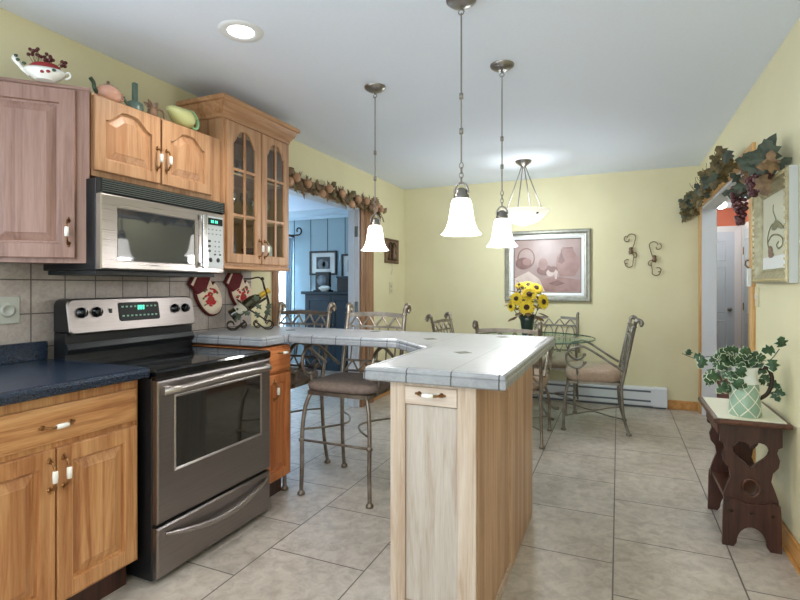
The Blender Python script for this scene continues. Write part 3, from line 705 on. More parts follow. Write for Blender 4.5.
b.v = [(v[0], v[1] + ty(v[2]) - .0005, v[2]) for v in b.v]
di = b.build('display', 'lcd', cp)
b = MB()
for k in range(9):
    for zz in (1.165, 1.118): b.box(.278 + k * .025, .29 + k * .025, ty(zz) - .0045, ty(zz) - .003, zz - .003, zz + .005)
b.m(1).box(.372, .382, ty(1.15) - .0048, ty(1.15) - .003, 1.148, 1.172).box(.387, .397, ty(1.15) - .0048, ty(1.15) - .003, 1.148, 1.172).box(.402, .412, ty(1.15) - .0048, ty(1.15) - .003, 1.148, 1.172)
b.build('display_digits', ['digit_dim', 'digit'], cp)
MB().box(.208, .224, ty(1.148) - .004, ty(1.148), 1.137, 1.16).build('rocker_switch', 'black', cp)
b = MB()
for x in (.066, .143, .618, .692):
    b.box(x - .008, x + .008, ty(1.1) - .0006, ty(1.1) + .002, 1.095, 1.099).box(x - .012, x - .004, ty(1.18) - .0006, ty(1.18) + .002, 1.179, 1.182)
b.build('panel_marks', 'key_mid', cp)

# ------------------------------------------------------------------ microwave
MX = -2.127
t = thing('microwave', 'stainless over-the-range microwave with black vent grille and dark window', 'microwave', (MX, 1.524, 0), PI / 2)
MW = .768
MB().box(0, MW, 0.001, .365, 1.345, 1.755).build('body', 'black', t, .003)
MB().box(.02, MW - .02, .03, .36, 1.325, 1.344).build('vent_base', 'black_matte', t)
b = MB().box(.001, MW - .001, -.004, 0, 1.69, 1.754)
for k in range(6):
    z = 1.697 + k * .0098; b.m(1).prism([(-.03, z), (-.03, z + .003), (-.012, z + .0055), (-.012, z + .003)], .008, MW - .008, 'yz')
b.m(0).box(0, .01, -.03, -.004, 1.69, 1.754).box(MW - .01, MW, -.03, -.004, 1.69, 1.754)
b.build('vent_grille', ['black', 'louver'], t)
wx0, wx1, wz0, wz1 = .085, .545, 1.392, 1.625
b = MB(); b.rings([rr(.002, .566, 1.348, 1.686, 0), rr(.002, .566, 1.348, 1.686, -.027), rr(.008, .56, 1.354, 1.68, -.031), rr(wx0 - .006, wx1 + .006, wz0 - .006, wz1 + .006, -.031), rr(wx0, wx1, wz0, wz1, -.027)], cap1=False, smooth=False)
dr = b.build('door', 'steel', t)
MB().box(wx0, wx1, -.028, -.02, wz0, wz1).build('door_window', 'micro_glass', dr)
b = MB().box(.572, .586, -.058, -.046, 1.37, 1.665).box(.572, .606, -.064, -.05, 1.372, 1.665)
b.box(.568, .61, -.052, -.02, 1.378, 1.402).box(.568, .61, -.052, -.02, 1.635, 1.66)
b.build('handle', 'steel_v', dr, .004)
b = MB().box(.568, MW - .002, -.024, 0, 1.348, 1.686); b.build('control_face', 'steel', t, .003)
kp = MB().box(.622, MW - .01, -.028, -.024, 1.375, 1.665).build('keypad', 'keypad', t, .003)
MB().box(.632, MW - .018, -.0305, -.028, 1.617, 1.655).build('display', 'lcd', kp)
b = MB()
for x in (.66, .672, .69, .702): b.box(x, x + .0085, -.0312, -.0305, 1.628, 1.644)
b.build('display_digits', 'digit', kp)
b = MB()
for z in (1.59, 1.565):
    for k in range(4): b.m(1).box(.638 + k * .03, .65 + k * .03, -.0288, -.028, z - .002, z + .004)
for z in (1.525, 1.497, 1.47): b.m(0).box(.634, .66, -.029, -.028, z - .006, z + .006); 
for z in (1.525, 1.497, 1.47):
    for k in range(2): b.m(1).box(.69 + k * .03, .7 + k * .03, -.0288, -.028, z - .004, z + .004)
for x in (.648, .705): b.m(0).lathe([(.013, 0), (.013, .0012), (0, .0013)], (x + .012, -.028, 1.42), 12, '-y')
b.m(0).box(.686, .7, -.029, -.028, 1.447, 1.456).box(.724, .74, -.029, -.028, 1.447, 1.456)
b.build('keys', ['key_dark', 'key_mid'], kp)
MB().box(.26, .31, -.0316, -.031, 1.371, 1.376).build('maker_badge', 'key_mid', dr)

# ------------------------------------------------------------------ tiled peninsula and island
TZ = .98
poly = [(WL + .01, 2.32), (-1.85, 2.32), (-1.85, 2.56), (-1.13, 2.56), (-.86, 2.29), (-.86, 1.652), (-.337, 1.652), (-.337, 3.06), (WL + .01, 3.06)]
def offset_poly(poly, d):
    out = []; n = len(poly)
    for i in range(n):
        p0, p1, p2 = Vector(poly[i - 1]), Vector(poly[i]), Vector(poly[(i + 1) % n])
        e1, e2 = (p1 - p0).normalized(), (p2 - p1).normalized(); n1, n2 = Vector((-e1.y, e1.x)), Vector((-e2.y, e2.x))
        k = (n1 + n2); k = k / max(k.length_squared / 2, .2); out.append((p1.x + k.x * d, p1.y + k.y * d))
    return out
t = thing('tiled_countertop', 'white tiled L-shaped breakfast counter with rounded edge tiles and small diamond accents', 'countertop', (0, 0, 0))
inner = offset_poly(poly, .034)
rs = []
for d, z in ((.03, TZ - .052), (.006, TZ - .052), (.0, TZ - .046), (.0, TZ - .026), (.005, TZ - .020), (.002, TZ - .014), (.004, TZ - .006), (.012, TZ - .001), (.03, TZ)):
    rs.append([(p[0], p[1], z) for p in offset_poly(poly, d)])
b = MB().rings(rs, cap0=True, cap1=False, smooth=False); b.build('edge_tiles', 'counter_edge', t)
b = MB(); ip = offset_poly(poly, .033); b.prism(ip, TZ - .02, TZ, 'xy'); b.build('top_tiles', 'counter_tile', t)
b = MB(); b.rings([[(p[0], p[1], TZ - .004) for p in offset_poly(poly, .0295)], [(p[0], p[1], TZ - .0005) for p in offset_poly(poly, .0335)]], cap0=False, cap1=False); b.build('grout_line', 'key_mid', t)
for x, y in ((-.63, 2.157), (-.609, 2.906), (-.955, 2.637), (-1.44, 2.933), (-2.0, 2.8)):
    MB().prism([(x - .043, y), (x, y - .043), (x + .043, y), (x, y + .043)], TZ, TZ + .0008, 'xy').build('accent_tile', 'diamond', t)
t = thing('island_cabinet', 'light-bleached wood island cabinet end with tall flat panel and one short drawer pull', 'cabinet', (-.765, 1.695, 0))
IW = .32
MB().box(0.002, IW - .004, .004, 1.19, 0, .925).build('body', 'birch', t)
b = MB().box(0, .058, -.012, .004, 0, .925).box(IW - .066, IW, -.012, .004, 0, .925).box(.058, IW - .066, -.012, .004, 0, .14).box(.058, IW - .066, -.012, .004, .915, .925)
b.build('face_frame', 'lit_birch_f', t, .0015)
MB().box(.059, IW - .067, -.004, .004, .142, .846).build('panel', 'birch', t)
d = MB().box(.059, IW - .067, -.014, .003, .85, .914).build('drawer', 'lit_birch_x', t, .002); pull(d, .156, .89, -.014, False, .042, .026)
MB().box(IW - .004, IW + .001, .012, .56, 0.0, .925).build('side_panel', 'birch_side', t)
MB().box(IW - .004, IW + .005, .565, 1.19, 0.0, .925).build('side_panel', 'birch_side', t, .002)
MB().box(IW + .001, IW + .008, .012, .56, .0, .045).build('base_strip', 'lit_birch_x', t)

# ------------------------------------------------------------------ pendant lamps, chandelier, recessed light
def pendant(label, x, y, cps):
    t = thing('pendant_lamp', label, 'pendant lamp', (x, y, CZ), 0, 'bell shade pendants over the counter')
    MB().lathe([(.02, -.03), (.045, -.024), (.064, -.01), (.066, 0)], n=28).build('canopy', 'nickel', t)
    b = MB().tube([(0, 0, -.028), (0, 0, -.045)], .006).tube([(.012 * math.cos(a), 0, -.055 + .012 * math.sin(a)) for a in [2 * PI * k / 12 for k in range(12)]], .0025, 6, True)
    b.tube([(0, 0, -.06), (0, 0, -.70)], .0036, 8)
    for z in cps: b.lathe([(.004, -.013), (.009, -.012), (.009, .012), (.004, .013)], (0, 0, z - CZ), 12)
    for k in range(4):
        zc = -.712 - k * .021
        pts = [((.0085 * math.cos(a)) if k % 2 == 0 else 0, (.0085 * math.cos(a)) if k % 2 else 0, zc + .014 * math.sin(a)) for a in [2 * PI * q / 10 for q in range(10)]]
        b.tube(pts, .0022, 5, True)
    b.build('rod', 'nickel', t)
    b = MB()
    b.lathe([(.033, -.857), (.033, -.838), (.026, -.832), (.026, -.818), (.012, -.808), (.0, -.806)], n=20)
    b.tube([(.031 * math.cos(a), 0, -.83 + .045 * math.sin(a)) for a in [PI * q / 12 for q in range(13)]], .0045, 8)
    b.build('shade_holder', 'nickel', t)
    prof = [(.03, -.852), (.038, -.857), (.044, -.872), (.05, -.91), (.056, -.95), (.066, -.98), (.078, -.997), (.087, -1.006), (.085, -1.008), (.075, -.998), (.063, -.98), (.053, -.95), (.047, -.91), (.041, -.874), (.035, -.86), (.028, -.856)]
    rs = [[(r * math.cos(2 * PI * j / 32), r * math.sin(2 * PI * j / 32), h) for j in range(32)] for r, h in prof]
    MB().rings(rs, closed=True).build('lamp_shade', 'shade_glass', t)
    MB().ball((0, 0, -.915), .026, 12, (1, 1, 1.3)).build('bulb', 'lamp_on', t)
    light('pendant_glow', 'POINT', (x, y, CZ - 1.03), 5.2, (.97, .98, 1), .06)
pendant('bell-shaded pendant lamp nearest the glass cabinet, leftmost of three', -1.377, 2.802, (2.095, 1.935))
pendant('bell-shaded pendant lamp hanging nearest the camera, middle of three', -.617, 2.091, (2.085, 1.935))
pendant('bell-shaded pendant lamp overlapping the chandelier and painting, rightmost of three', -.593, 2.802, (2.09, 1.935))
t = thing('chandelier', 'alabaster bowl chandelier on straight rods over the dining table', 'chandelier', (-.855, 5.03, CZ))
MB().lathe([(.015, -.07), (.03, -.05), (.075, -.018), (.08, 0)], n=28).build('canopy', 'nickel', t)
for a in (.35, 1.3, 2.9, 4.6):
    b = MB().tube([(.02 * math.cos(a), .02 * math.sin(a), -.055), (.19 * math.cos(a), .19 * math.sin(a), -.505)], .0055, 8)
    b.ball((.19 * math.cos(a), .19 * math.sin(a), -.508), .012, 8); b.build('rod', 'nickel', t)
prof = [(.245, -.49), (.225, -.52), (.19, -.56), (.13, -.6), (.06, -.62), (.002, -.625), (.002, -.618), (.06, -.612), (.125, -.592), (.183, -.553), (.218, -.515), (.238, -.486)]
b = MB().rings([[(r * math.cos(2 * PI * j / 40), r * math.sin(2 * PI * j / 40), h) for j in range(40)] for r, h in prof]); b.build('bowl_shade', 'bowl_glass', t)
b = MB()
for a in (-.25, 1.3, 2.9): b.ball((.222 * math.cos(a), .222 * math.sin(a), -.53), .013, 8)
MB().lathe([(.0, -.64), (.012, -.635), (.008, -.62)], n=12).build('finial', 'nickel', t)
MB().ball((.207 * math.cos(-.75), .207 * math.sin(-.75), -.535), .014, 8, (1.2, 1, .8)).build('rivet', 'iron', t)
light('chandelier_glow', 'POINT', (-.855, 5.03, 2.04), 8, (.92, .97, 1), .16)
light('chandelier_bowl_glow', 'POINT', (-.855, 5.03, 1.8), 22, (.88, .95, 1), .12)
for lab, x, y in (('round recessed ceiling light above the kitchen aisle', -1.667, 1.931), ('added unseen ceiling fill light behind the camera near the left wall', -1.667, .1), ('added unseen ceiling fill light behind the camera near the right wall', -.2, -.3)):  # the last two are unseen, added to light the near floor
    t = thing('recessed_light', lab, 'ceiling light', (x, y, CZ), 0, 'recessed ceiling lights')
    MB().lathe([(.062, -.003), (.07, -.008), (.1, -.007), (.106, -.001)], n=36, cap0=False, cap1=False).build('trim_ring', 'liner', t)
    MB().lathe([(.0, -.0045), (.062, -.0045), (.062, -.001), (0, -.001)], n=32).build('lens', 'lamp_on', t)
    light('recessed_spot', 'SPOT', (x, y, CZ - .03), 25, (1, .93, .80), .06, spot=2.5)

# ------------------------------------------------------------------ metal chairs and stools
def cushion(b, w, d, z0, z1, n=32, yoff=0):
    rs = []
    for s_, u in ((.90, 0), (.98, .15), (1, .4), (.985, .62), (.92, .82), (.75, .93), (.4, .99), (.05, 1)):
        r = []
        for j in range(n):
            a = 2 * PI * j / n; c, q = math.cos(a), math.sin(a); e = .45 if s_ > .5 else .8
            x = math.copysign(abs(c) ** e, c) * w / 2 * s_; y = math.copysign(abs(q) ** e, q) * d / 2 * s_
            x *= 1 - .06 * (y / d)
            r.append((x, y + yoff, z0 + (z1 - z0) * u))
        rs.append(r)
    b.rings(rs); return b
def metal_seat(name, label, cat, loc, rot, grp, kind, metal, fabric, mid='bars'):
    """faces -y; kind 'stool' or 'chair'"""
    W_, D = (.46, .46) if kind == 'stool' else (.52, .47); hs = .61 if kind == 'stool' else .415; top = 1.112 if kind == 'stool' else .955
    t = thing(name, label, cat, loc, rot, grp)
    hw, hd = W_ / 2, D / 2
    r = .0125
    for sx in (-1, 1):
        b = MB()
        pts = smooth_path([(sx * (hw - .035), -hd + .03, hs), (sx * (hw - .012), -hd + .008, hs - .08), (sx * (hw - .0), -hd - .006, hs * .62), (sx * hw, -hd - .01, hs * .3), (sx * (hw + .004), -hd - .012, .02)], 5)
        b.tube(pts, r, 10); b.lathe([(.014, 0), (.023, .004), (.023, .014), (.014, .026)], (sx * (hw + .004), -hd - .012, 0), 14)
        if kind == 'stool': b.lathe([(.012, -.012), (.019, -.006), (.019, .006), (.012, .012)], (sx * (hw + .001), -hd - .01, .335), 12)
        b.build('leg', metal, t)
    for sx in (-1, 1):
        b = MB()
        pts = smooth_path([(sx * (hw - .02), hd - .01, hs + .03), (sx * (hw - .015), hd - .005, hs * .7), (sx * (hw - .01), hd + .01, hs * .35), (sx * (hw - .002), hd + .045, .02)], 5)
        b.tube(pts, r, 10); b.lathe([(.014, 0), (.023, .004), (.023, .014), (.014, .026)], (sx * (hw - .002), hd + .047, 0), 14)
        b.build('leg', metal, t)
    # seat frame ring
    fr = [(-hw + .03, -hd + .01), (hw - .03, -hd + .01), (hw - .012, -hd + .03), (hw - .022, hd - .01), (-hw + .022, hd - .01), (-hw + .012, -hd + .03)]
    b = MB(); b.rings([[(x, y, hs) for x, y in fr], [(x, y, hs + .022) for x, y in fr]], smooth=False); b.build('seat_frame', metal, t, .003)
    b = MB(); cushion(b, W_ + .02, D + .005, hs + .022, hs + (.085 if kind == 'stool' else .145)); b.build('seat_cushion', fabric, t)
    # stretchers
    if kind == 'stool':
        b = MB().tube([(-hw, -hd - .01, .335), (hw, -hd - .01, .335)], .008)
        b.build('footrest', metal, t)
        b = MB()
        for sx in (-1, 1):
            b.tube(smooth_path([(sx * hw, -hd - .01, .40), (sx * (hw - .12), -hd * .55, .40), (sx * (hw - .18), 0, .40), (sx * (hw - .12), hd * .6, .40), (sx * (hw - .01), hd + .015, .40)], 6), .0065, 8)
        b.build('stretcher', metal, t)
    else:
        b = MB()
        for sx in (-1, 1):
            b.tube(smooth_path([(sx * hw, -hd - .01, .13), (sx * (hw - .1), -hd * .6, .13), (sx * .028, 0, .13), (sx * (hw - .1), hd * .6, .13), (sx * (hw - .005), hd + .03, .13)], 6), .006, 8)
        b.tube([(-.03, 0, .13), (.03, 0, .13)], .006)
        b.build('stretcher', metal, t)
    # back: posts with curled finials, lean backwards
    def yb(z): return hd - .01 + max(0, z - hs) * .20
    for sx in (-1, 1):
        b = MB(); x = sx * (hw - .012); zt = top
        pts = [(x, yb(z), z) for z in (hs, hs + .15, hs + .3, zt)]
        curl = [(x + sx * .006, yb(zt) + .024 - .024 * math.cos(a), zt + .028 * math.sin(a)) for a in [PI * k / 9 for k in range(1, 11)]]
        pts += curl; n = len(pts)
        b.tube(pts, [.0145] * 4 + [.0165 + .004 * k / 10 for k in range(10)], 10)
        b.ball((x + sx * .006, yb(zt) + .046, zt - .014), .015, 10)
        b.lathe([(.012, -.01), (.019, -.005), (.019, .005), (.012, .01)], (x, yb(zt - .03), zt - .03), 12)
        b.build('back_post', metal, t)
    def rail(z, h, bow=.012):
        b = MB(); n = 12; rs = []
        for k in range(n + 1):
            u = -1 + 2 * k / n; xx = u * (hw - .016); yy = yb(z) + bow * (1 - u * u); zz = z + (.012 * (1 - u * u) if h > .015 else 0)
            rs.append([(xx, yy - .005, zz - h / 2), (xx, yy + .005, zz - h / 2), (xx, yy + .005, zz + h / 2), (xx, yy - .005, zz + h / 2)])
        b.rings(rs, smooth=False); return b
    zr = [top - .045, top - .12, hs + .15, hs + .08]
    b = rail(zr[0], .03); b.build('top_rail', metal, t)
    b = MB()
    for z in zr[1:]:
        q = rail(z, .0145); b.add(q.v, q.f)
    def bar(x0, z0, x1, z1, r_=.0068):
        f = lambda x, z: (x, yb(z) + .012 * (1 - (x / (hw - .016)) ** 2), z)
        b.tube([f(x0, z0), f(x1, z1)], r_, 6)
    def zig(za, zb, n):
        w = (W_ - .06) / n
        for k in range(n):
            x = -(W_ - .06) / 2 + k * w; bar(x, za, x + w / 2, zb); bar(x + w / 2, zb, x + w, za)
    if mid == 'bars':
        zig(zr[1], zr[0] - .005, 4)
        for k in range(6):
            x = (-.5 + (k + .5) / 6) * (W_ - .06); bar(x, zr[2], x, zr[1], .006)
    else:
        w = (W_ - .06) / 4
        zig(zr[1], zr[0] - .005, 4)
        for k in range(4):
            x = -(W_ - .06) / 2 + (k + .5) * w; zc = (zr[1] + zr[2]) / 2
            f = lambda px_, pz_: (px_, yb(pz_) + .012 * (1 - (px_ / (hw - .016)) ** 2), pz_)
            b.tube([f(x + w * .42 * math.cos(a), zc + (zr[1] - zr[2]) * .5 * math.sin(a)) for a in [2 * PI * q / 16 for q in range(16)]], .005, 6, True)
            bar(x, zc - .03, x, zc + .03, .007)
    zig(zr[3], zr[2], 4)
    b.build('back_lattice', metal, t)
    # scrolled arms
    ah = .905 - hs if kind == 'stool' else .33
    for sx in (-1, 1):
        b = MB(); x = sx * (hw + .012)
        rc = .098; cz = hs + ah - rc - .008; cy = -hd + .10
        arm = [(x, hd + .0, hs + ah * .42), (x, hd * .55, hs + ah * .62), (x, 0, hs + ah * .88), (x, cy + .05, hs + ah)]
        sc = [(x, cy + (rc * (1 - .02 * k)) * math.cos(a), cz + (rc * (1 - .02 * k)) * math.sin(a)) for k, a in enumerate([PI / 2 + .1 + k * (1.32 * PI) / 13 for k in range(14)])]
        b.tube(smooth_path(arm + sc, 3), .0105, 9); b.ball(sc[-1], .017, 9)
        zb = cz - rc * .85
        b.tube([(x, cy, zb), (sx * (hw - .01), cy + .01, hs + .005)], .009, 8)
        b.build('armrest', metal, t)
    return t
G1 = 'metal bar stools tucked under the counter'
metal_seat('bar_stool', 'pewter metal bar stool with taupe seat beside the island, right of the two', 'bar stool', (-1.545, 2.84, 0), 0, G1, 'stool', 'pewter', 'taupe')
metal_seat('bar_stool', 'pewter metal bar stool half hidden by the narrow amber cabinet', 'bar stool', (-2.15, 2.86, 0), 0, G1, 'stool', 'pewter', 'taupe')
G2 = 'metal dining chairs around the glass table'
metal_seat('dining_chair', 'grey metal dining chair with beige seat in profile by the baseboard heater', 'chair', (-.215, 4.96, 0), -PI / 2 + .06, G2, 'chair', 'pewter_light', 'beige', 'ovals')
metal_seat('dining_chair', 'bronze metal dining chair with its back to the island countertop', 'chair', (-.815, 4.36, 0), PI + .02, G2, 'chair', 'pewter', 'beige')
metal_seat('dining_chair', 'grey metal dining chair against the painting wall behind the glass table', 'chair', (-.665, 5.6, 0), 0, G2, 'chair', 'pewter_light', 'beige', 'ovals')
metal_seat('dining_chair', 'metal dining chair left of the sunflower vase, side on near the yellow wall', 'chair', (-1.31, 4.84, 0), PI / 2 - .05, G2, 'chair', 'pewter', 'beige')

# ------------------------------------------------------------------ dining table and sunflowers
TX, TY, TR = -.80, 5.2, .60
t = thing('dining_table', 'round glass dining table on a scrolled metal base', 'table', (TX, TY, 0))
tp = MB().lathe([(.0, .753), (TR - .004, .753), (TR - .004, .765), (0, .765)], n=64).build('tabletop', 'table_glass', t)
MB().lathe([(TR - .004, .7525), (TR, .754), (TR, .764), (TR - .004, .7655)], n=64, cap0=False, cap1=False).build('glass_rim', 'table_rim', tp)
for k in range(4):
    a = PI / 4 + k * PI / 2; c, s_ = math.cos(a), math.sin(a)
    p = smooth_path([(.06, .72), (.2, .742), (.26, .67), (.2, .5), (.08, .36), (.12, .16), (.26, .03), (.33, .012)], 5)
    MB().tube([(c * q[0], s_ * q[0], q[1]) for q in p], .012, 8).build('leg', 'pewter_light', t)
MB().lathe([(.085, .355), (.09, .365), (.085, .375)], n=24).build('base_ring', 'pewter_light', t)

t = thing('vase', 'dark green flared vase of sunflowers on the glass dining table', 'vase', (TX - .005, TY - .25, .7657))
MB().lathe([(.046, 0), (.048, .01), (.054, .09), (.066, .17), (.084, .235), (.08, .235), (.06, .17), (.047, .09), (.04, .012), (.0, .012)], n=28).build('vase_body', 'vase', t)
VX, VY, VZ = TX - .005, TY - .25, 1.0
def sunflower(label, dx, dy, dz, r, tilt, az, mainm='petal'):
    c = Vector((VX + dx, VY + dy, VZ + dz))
    t = thing('sunflower', label, 'sunflower', c, 0, 'sunflowers in the dark green vase')
    nrm = Vector((math.cos(az) * math.cos(tilt), math.sin(az) * math.cos(tilt), math.sin(tilt)))
    q = nrm.to_track_quat('Z', 'Y').to_matrix().to_4x4()
    b = MB(); b.X = q
    for ring, (n_, rr_, lift) in enumerate(((13, 1.0, .002), (13, .86, .008))):
        for k in range(n_):
            a = 2 * PI * (k + .5 * ring) / n_ + random.uniform(-.08, .08); ca, sa = math.cos(a), math.sin(a)
            L, w = r * 1.08 * rr_ * random.uniform(.92, 1.05), r * .21
            def pt(u, v, h): return (ca * u - sa * v, sa * u + ca * v, h)
            z = lift
            vs = [pt(r * .3, -w * .6, z), pt(r * .65, -w, z + .006), pt(L, 0, z - .006), pt(r * .65, w, z + .006), pt(r * .3, w * .6, z), pt(r * .65, 0, z + .0005)]
            b.add(vs, [(0, 1, 5), (1, 2, 5), (2, 3, 5), (3, 4, 5), (4, 0, 5)])
    o = b.build('petals', mainm, t); so = o.modifiers.new('s', 'SOLIDIFY'); so.thickness = .0012
    b = MB(); b.X = q; b.lathe([(.0, .0), (r * .32, .004), (r * .34, .01), (r * .28, .018), (r * .15, .016), (0, .014)], n=18); b.build('flower_disc', 'seed', t)
    foot = Vector((VX + dx * .15, VY + dy * .15, VZ - .12)) - c
    b = MB().tube(smooth_path([(0, 0, 0), tuple(-nrm * .03 + Vector((0, 0, -.02))), tuple(foot)], 4), .004, 6)
    b.build('stem', 'leaf_dark', t)
    b = MB()
    for k in range(4):
        a = 2 * PI * k / 4 + az; L = r * 1.25; w = r * .35; z = -.014
        b.X = q
        b.add([(0, 0, z), (math.cos(a) * L * .5 - math.sin(a) * w, math.sin(a) * L * .5 + math.cos(a) * w, z - .01), (math.cos(a) * L, math.sin(a) * L, z - .02), (math.cos(a) * L * .5 + math.sin(a) * w, math.sin(a) * L * .5 - math.cos(a) * w, z - .01)], [(0, 1, 2, 3)])
    o = b.build('leaves', 'leaf_olive', t); so = o.modifiers.new('s', 'SOLIDIFY'); so.thickness = .001
F = -PI / 2 + .16
def sf(label, u, v, z, r, tilt, az): sunflower(label, u * .918 + v * .16, u * .396 - v, z, r, tilt, az)
sf('sunflower facing the room at lower centre of the bouquet', -.005, .13, .075, .080, .1, F)
sf('sunflower at the centre of the bouquet directly above the lowest one', .02, .10, .195, .080, .35, F + .1)
sf('sunflower at the right of the bouquet seen half side-on', .15, .07, .125, .080, .1, F + .8)
sf('sunflower at the left of the bouquet beside a brown leaf', -.10, .11, .155, .066, .15, F - .35)
sf('sunflower bud pointing up at the top left of the bouquet', -.075, .0, .28, .045, .9, F - .4)
sf('sunflower at the upper right of the bouquet turned upward', .085, .04, .255, .072, .75, F + .45)
sf('low small sunflower at the left edge of the vase rim', -.15, .08, .08, .052, 0, F - .7)
sf('sunflower at the back top of the bouquet turned mostly away', .01, -.05, .28, .066, .9, F + .2)
def leaf(b, p, d, up, L, w, lobes=0, droop=.15):
    d = Vector(d).normalized(); up = Vector(up); sd = d.cross(up).normalized(); nm = sd.cross(d).normalized(); p = Vector(p)
    if lobes == 0: out = [(0, 0), (.25, .6), (.55, .9), (.8, .5), (1, 0)]
    elif lobes == 1: out = [(0, .1), (.05, .75), (.3, .55), (.42, 1.1), (.58, .45), (1, 0)]
    else: out = [(0, 0), (-.08, .8), (.2, .55), (.35, 1.15), (.55, .5), (.75, .62), (1, 0)]
    f = lambda u, v: tuple(p + d * (L * u) + sd * (w * .5 * v) + nm * (-droop * L * u * u - abs(v) * w * .12))
    n = len(out); vs = [f(u, v) for u, v in out] + [f(u, -v) for u, v in out] + [f(u, 0) for u, v in out]
    fs = []
    for i in range(n - 1):
        fs += [(i, i + 1, 2 * n + i + 1, 2 * n + i), (n + i, 2 * n + i, 2 * n + i + 1, n + i + 1)]
    b.add(vs, fs)
def solid(o, th=.0012): s_ = o.modifiers.new('s', 'SOLIDIFY'); s_.thickness = th; return o
t = thing('foliage_sprig', 'brown and olive leaves sticking out among the sunflowers at the left', 'foliage', (VX, VY, VZ))
b = MB()
for k, (dx, dy, dz, L) in enumerate(((-.15, -.08, .13, .12), (-.17, -.05, .17, .11), (-.19, -.06, .1, .1), (-.05, .02, .26, .1), (.12, -.05, .0, .13), (.17, 0, .02, .11), (-.12, -.1, -.01, .12), (.06, -.1, .2, .1), (.04, -.12, .03, .1), (-.06, -.12, .03, .1), (.1, -.08, .15, .1), (.02, -.06, .16, .12), (-.05, -.06, .12, .12), (.09, -.03, .08, .12), (-.1, 0, .2, .12))):
    leaf(b, (dx * .6, dy, dz), (dx, dy - .03, dz * .4 - .02), (0, 0, 1), L, L * .7, 0, .3)
solid(b.build('leaves', 'leaf_brown', t))
b = MB()
for k in range(4): b.tube([(.02 * (k - 1.5), 0, -.13), (.05 * (k - 1.5), -.03, .05 + .04 * (k % 2))], .003, 6)
b.build('stems', 'leaf_dark', t)

# ------------------------------------------------------------------ far wall: painting, iron scrolls, heater
PX0, PX1, PZ0, PZ1 = -1.215, -.276, 1.10, 1.905
cx, cz = (PX0 + PX1) / 2, (PZ0 + PZ1) / 2; w, h = (PX1 - PX0) / 2, (PZ1 - PZ0) / 2
t = thing('framed_painting', 'large mauve still life painting in a silver frame on the far wall', 'painting', (cx, WF - .001, cz))
MB().frame(-w, w, -h, h, [(0, 0), (0, -.03), (.012, -.042), (.03, -.044), (.05, -.03), (.068, -.028), (.068, 0)]).build('frame', 'silver', t)
MB().frame(-w + .0682, w - .0682, -h + .0682, h - .0682, [(0, 0), (0, -.034), (.03, -.022), (.03, 0)]).build('liner', 'liner', t)
MB().frame(-w + .0985, w - .0985, -h + .0985, h - .0985, [(0, 0), (0, -.016), (.008, -.012), (.008, 0)]).build('fillet', 'frame_dark', t)
MB().box(-w + .107, w - .107, -.006, -.001, -h + .107, h - .107).build('canvas', 'mauve', t)
b = MB(); y = -.0065; d_ = [0]
def shp(mi, pts):
    d_[0] += .0003; b.m(mi).prism(pts, y - d_[0], y - d_[0] + .0002, 'xz')
def ell(cx_, cz_, a_, b_, n=20, a0=0, a1=2 * PI): return [(cx_ + a_ * math.cos(a0 + (a1 - a0) * k / n), cz_ + b_ * math.sin(a0 + (a1 - a0) * k / n)) for k in range(n)]
shp(1, [(-.36, -.29), (.36, -.29), (.36, -.16), (.1, -.12), (-.12, -.17), (-.36, -.12)])
shp(2, [(-.36, -.14), (-.2, -.06), (-.08, -.15), (-.02, -.29), (-.36, -.29)])
ring_o = ell(-.23, .09, .1, .12, 26); ring_i = ell(-.23, .09, .085, .105, 26)
d_[0] += .0003
b.m(0).rings([[(p[0], y - d_[0], p[1]) for p in ring_o], [(p[0], y - d_[0], p[1]) for p in ring_i]], cap0=False, cap1=False)
shp(0, ell(-.26, .03, .09, .07)); shp(1, ell(-.22, .05, .05, .04))
shp(1, [(.14, -.12), (.1, .0), (.11, .1), (.16, .16), (.17, .2), (.28, .2), (.29, .16), (.34, .08), (.35, -.02), (.3, -.12)])
shp(0, [(.17, .19), (.17, .205), (.28, .205), (.28, .19)])
shp(0, [(.12, .04), (.15, .13), (.155, .19), (.165, .19), (.17, .12), (.2, .05), (.16, .02)])
shp(0, ell(-.02, -.05, .09, .06)); shp(2, ell(.04, -.08, .045, .04)); shp(1, ell(-.04, .02, .05, .07)); shp(0, ell(.07, -.04, .05, .035))
shp(2, [(.09, -.15), (.08, -.07), (.1, -.04), (.12, -.07), (.11, -.15)]); shp(0, [(.02, -.2), (.12, -.16), (.2, -.2), (.1, -.23)])
b.build('painted_shapes', ['mauve2', 'mauve3', 'mauve4'], t)

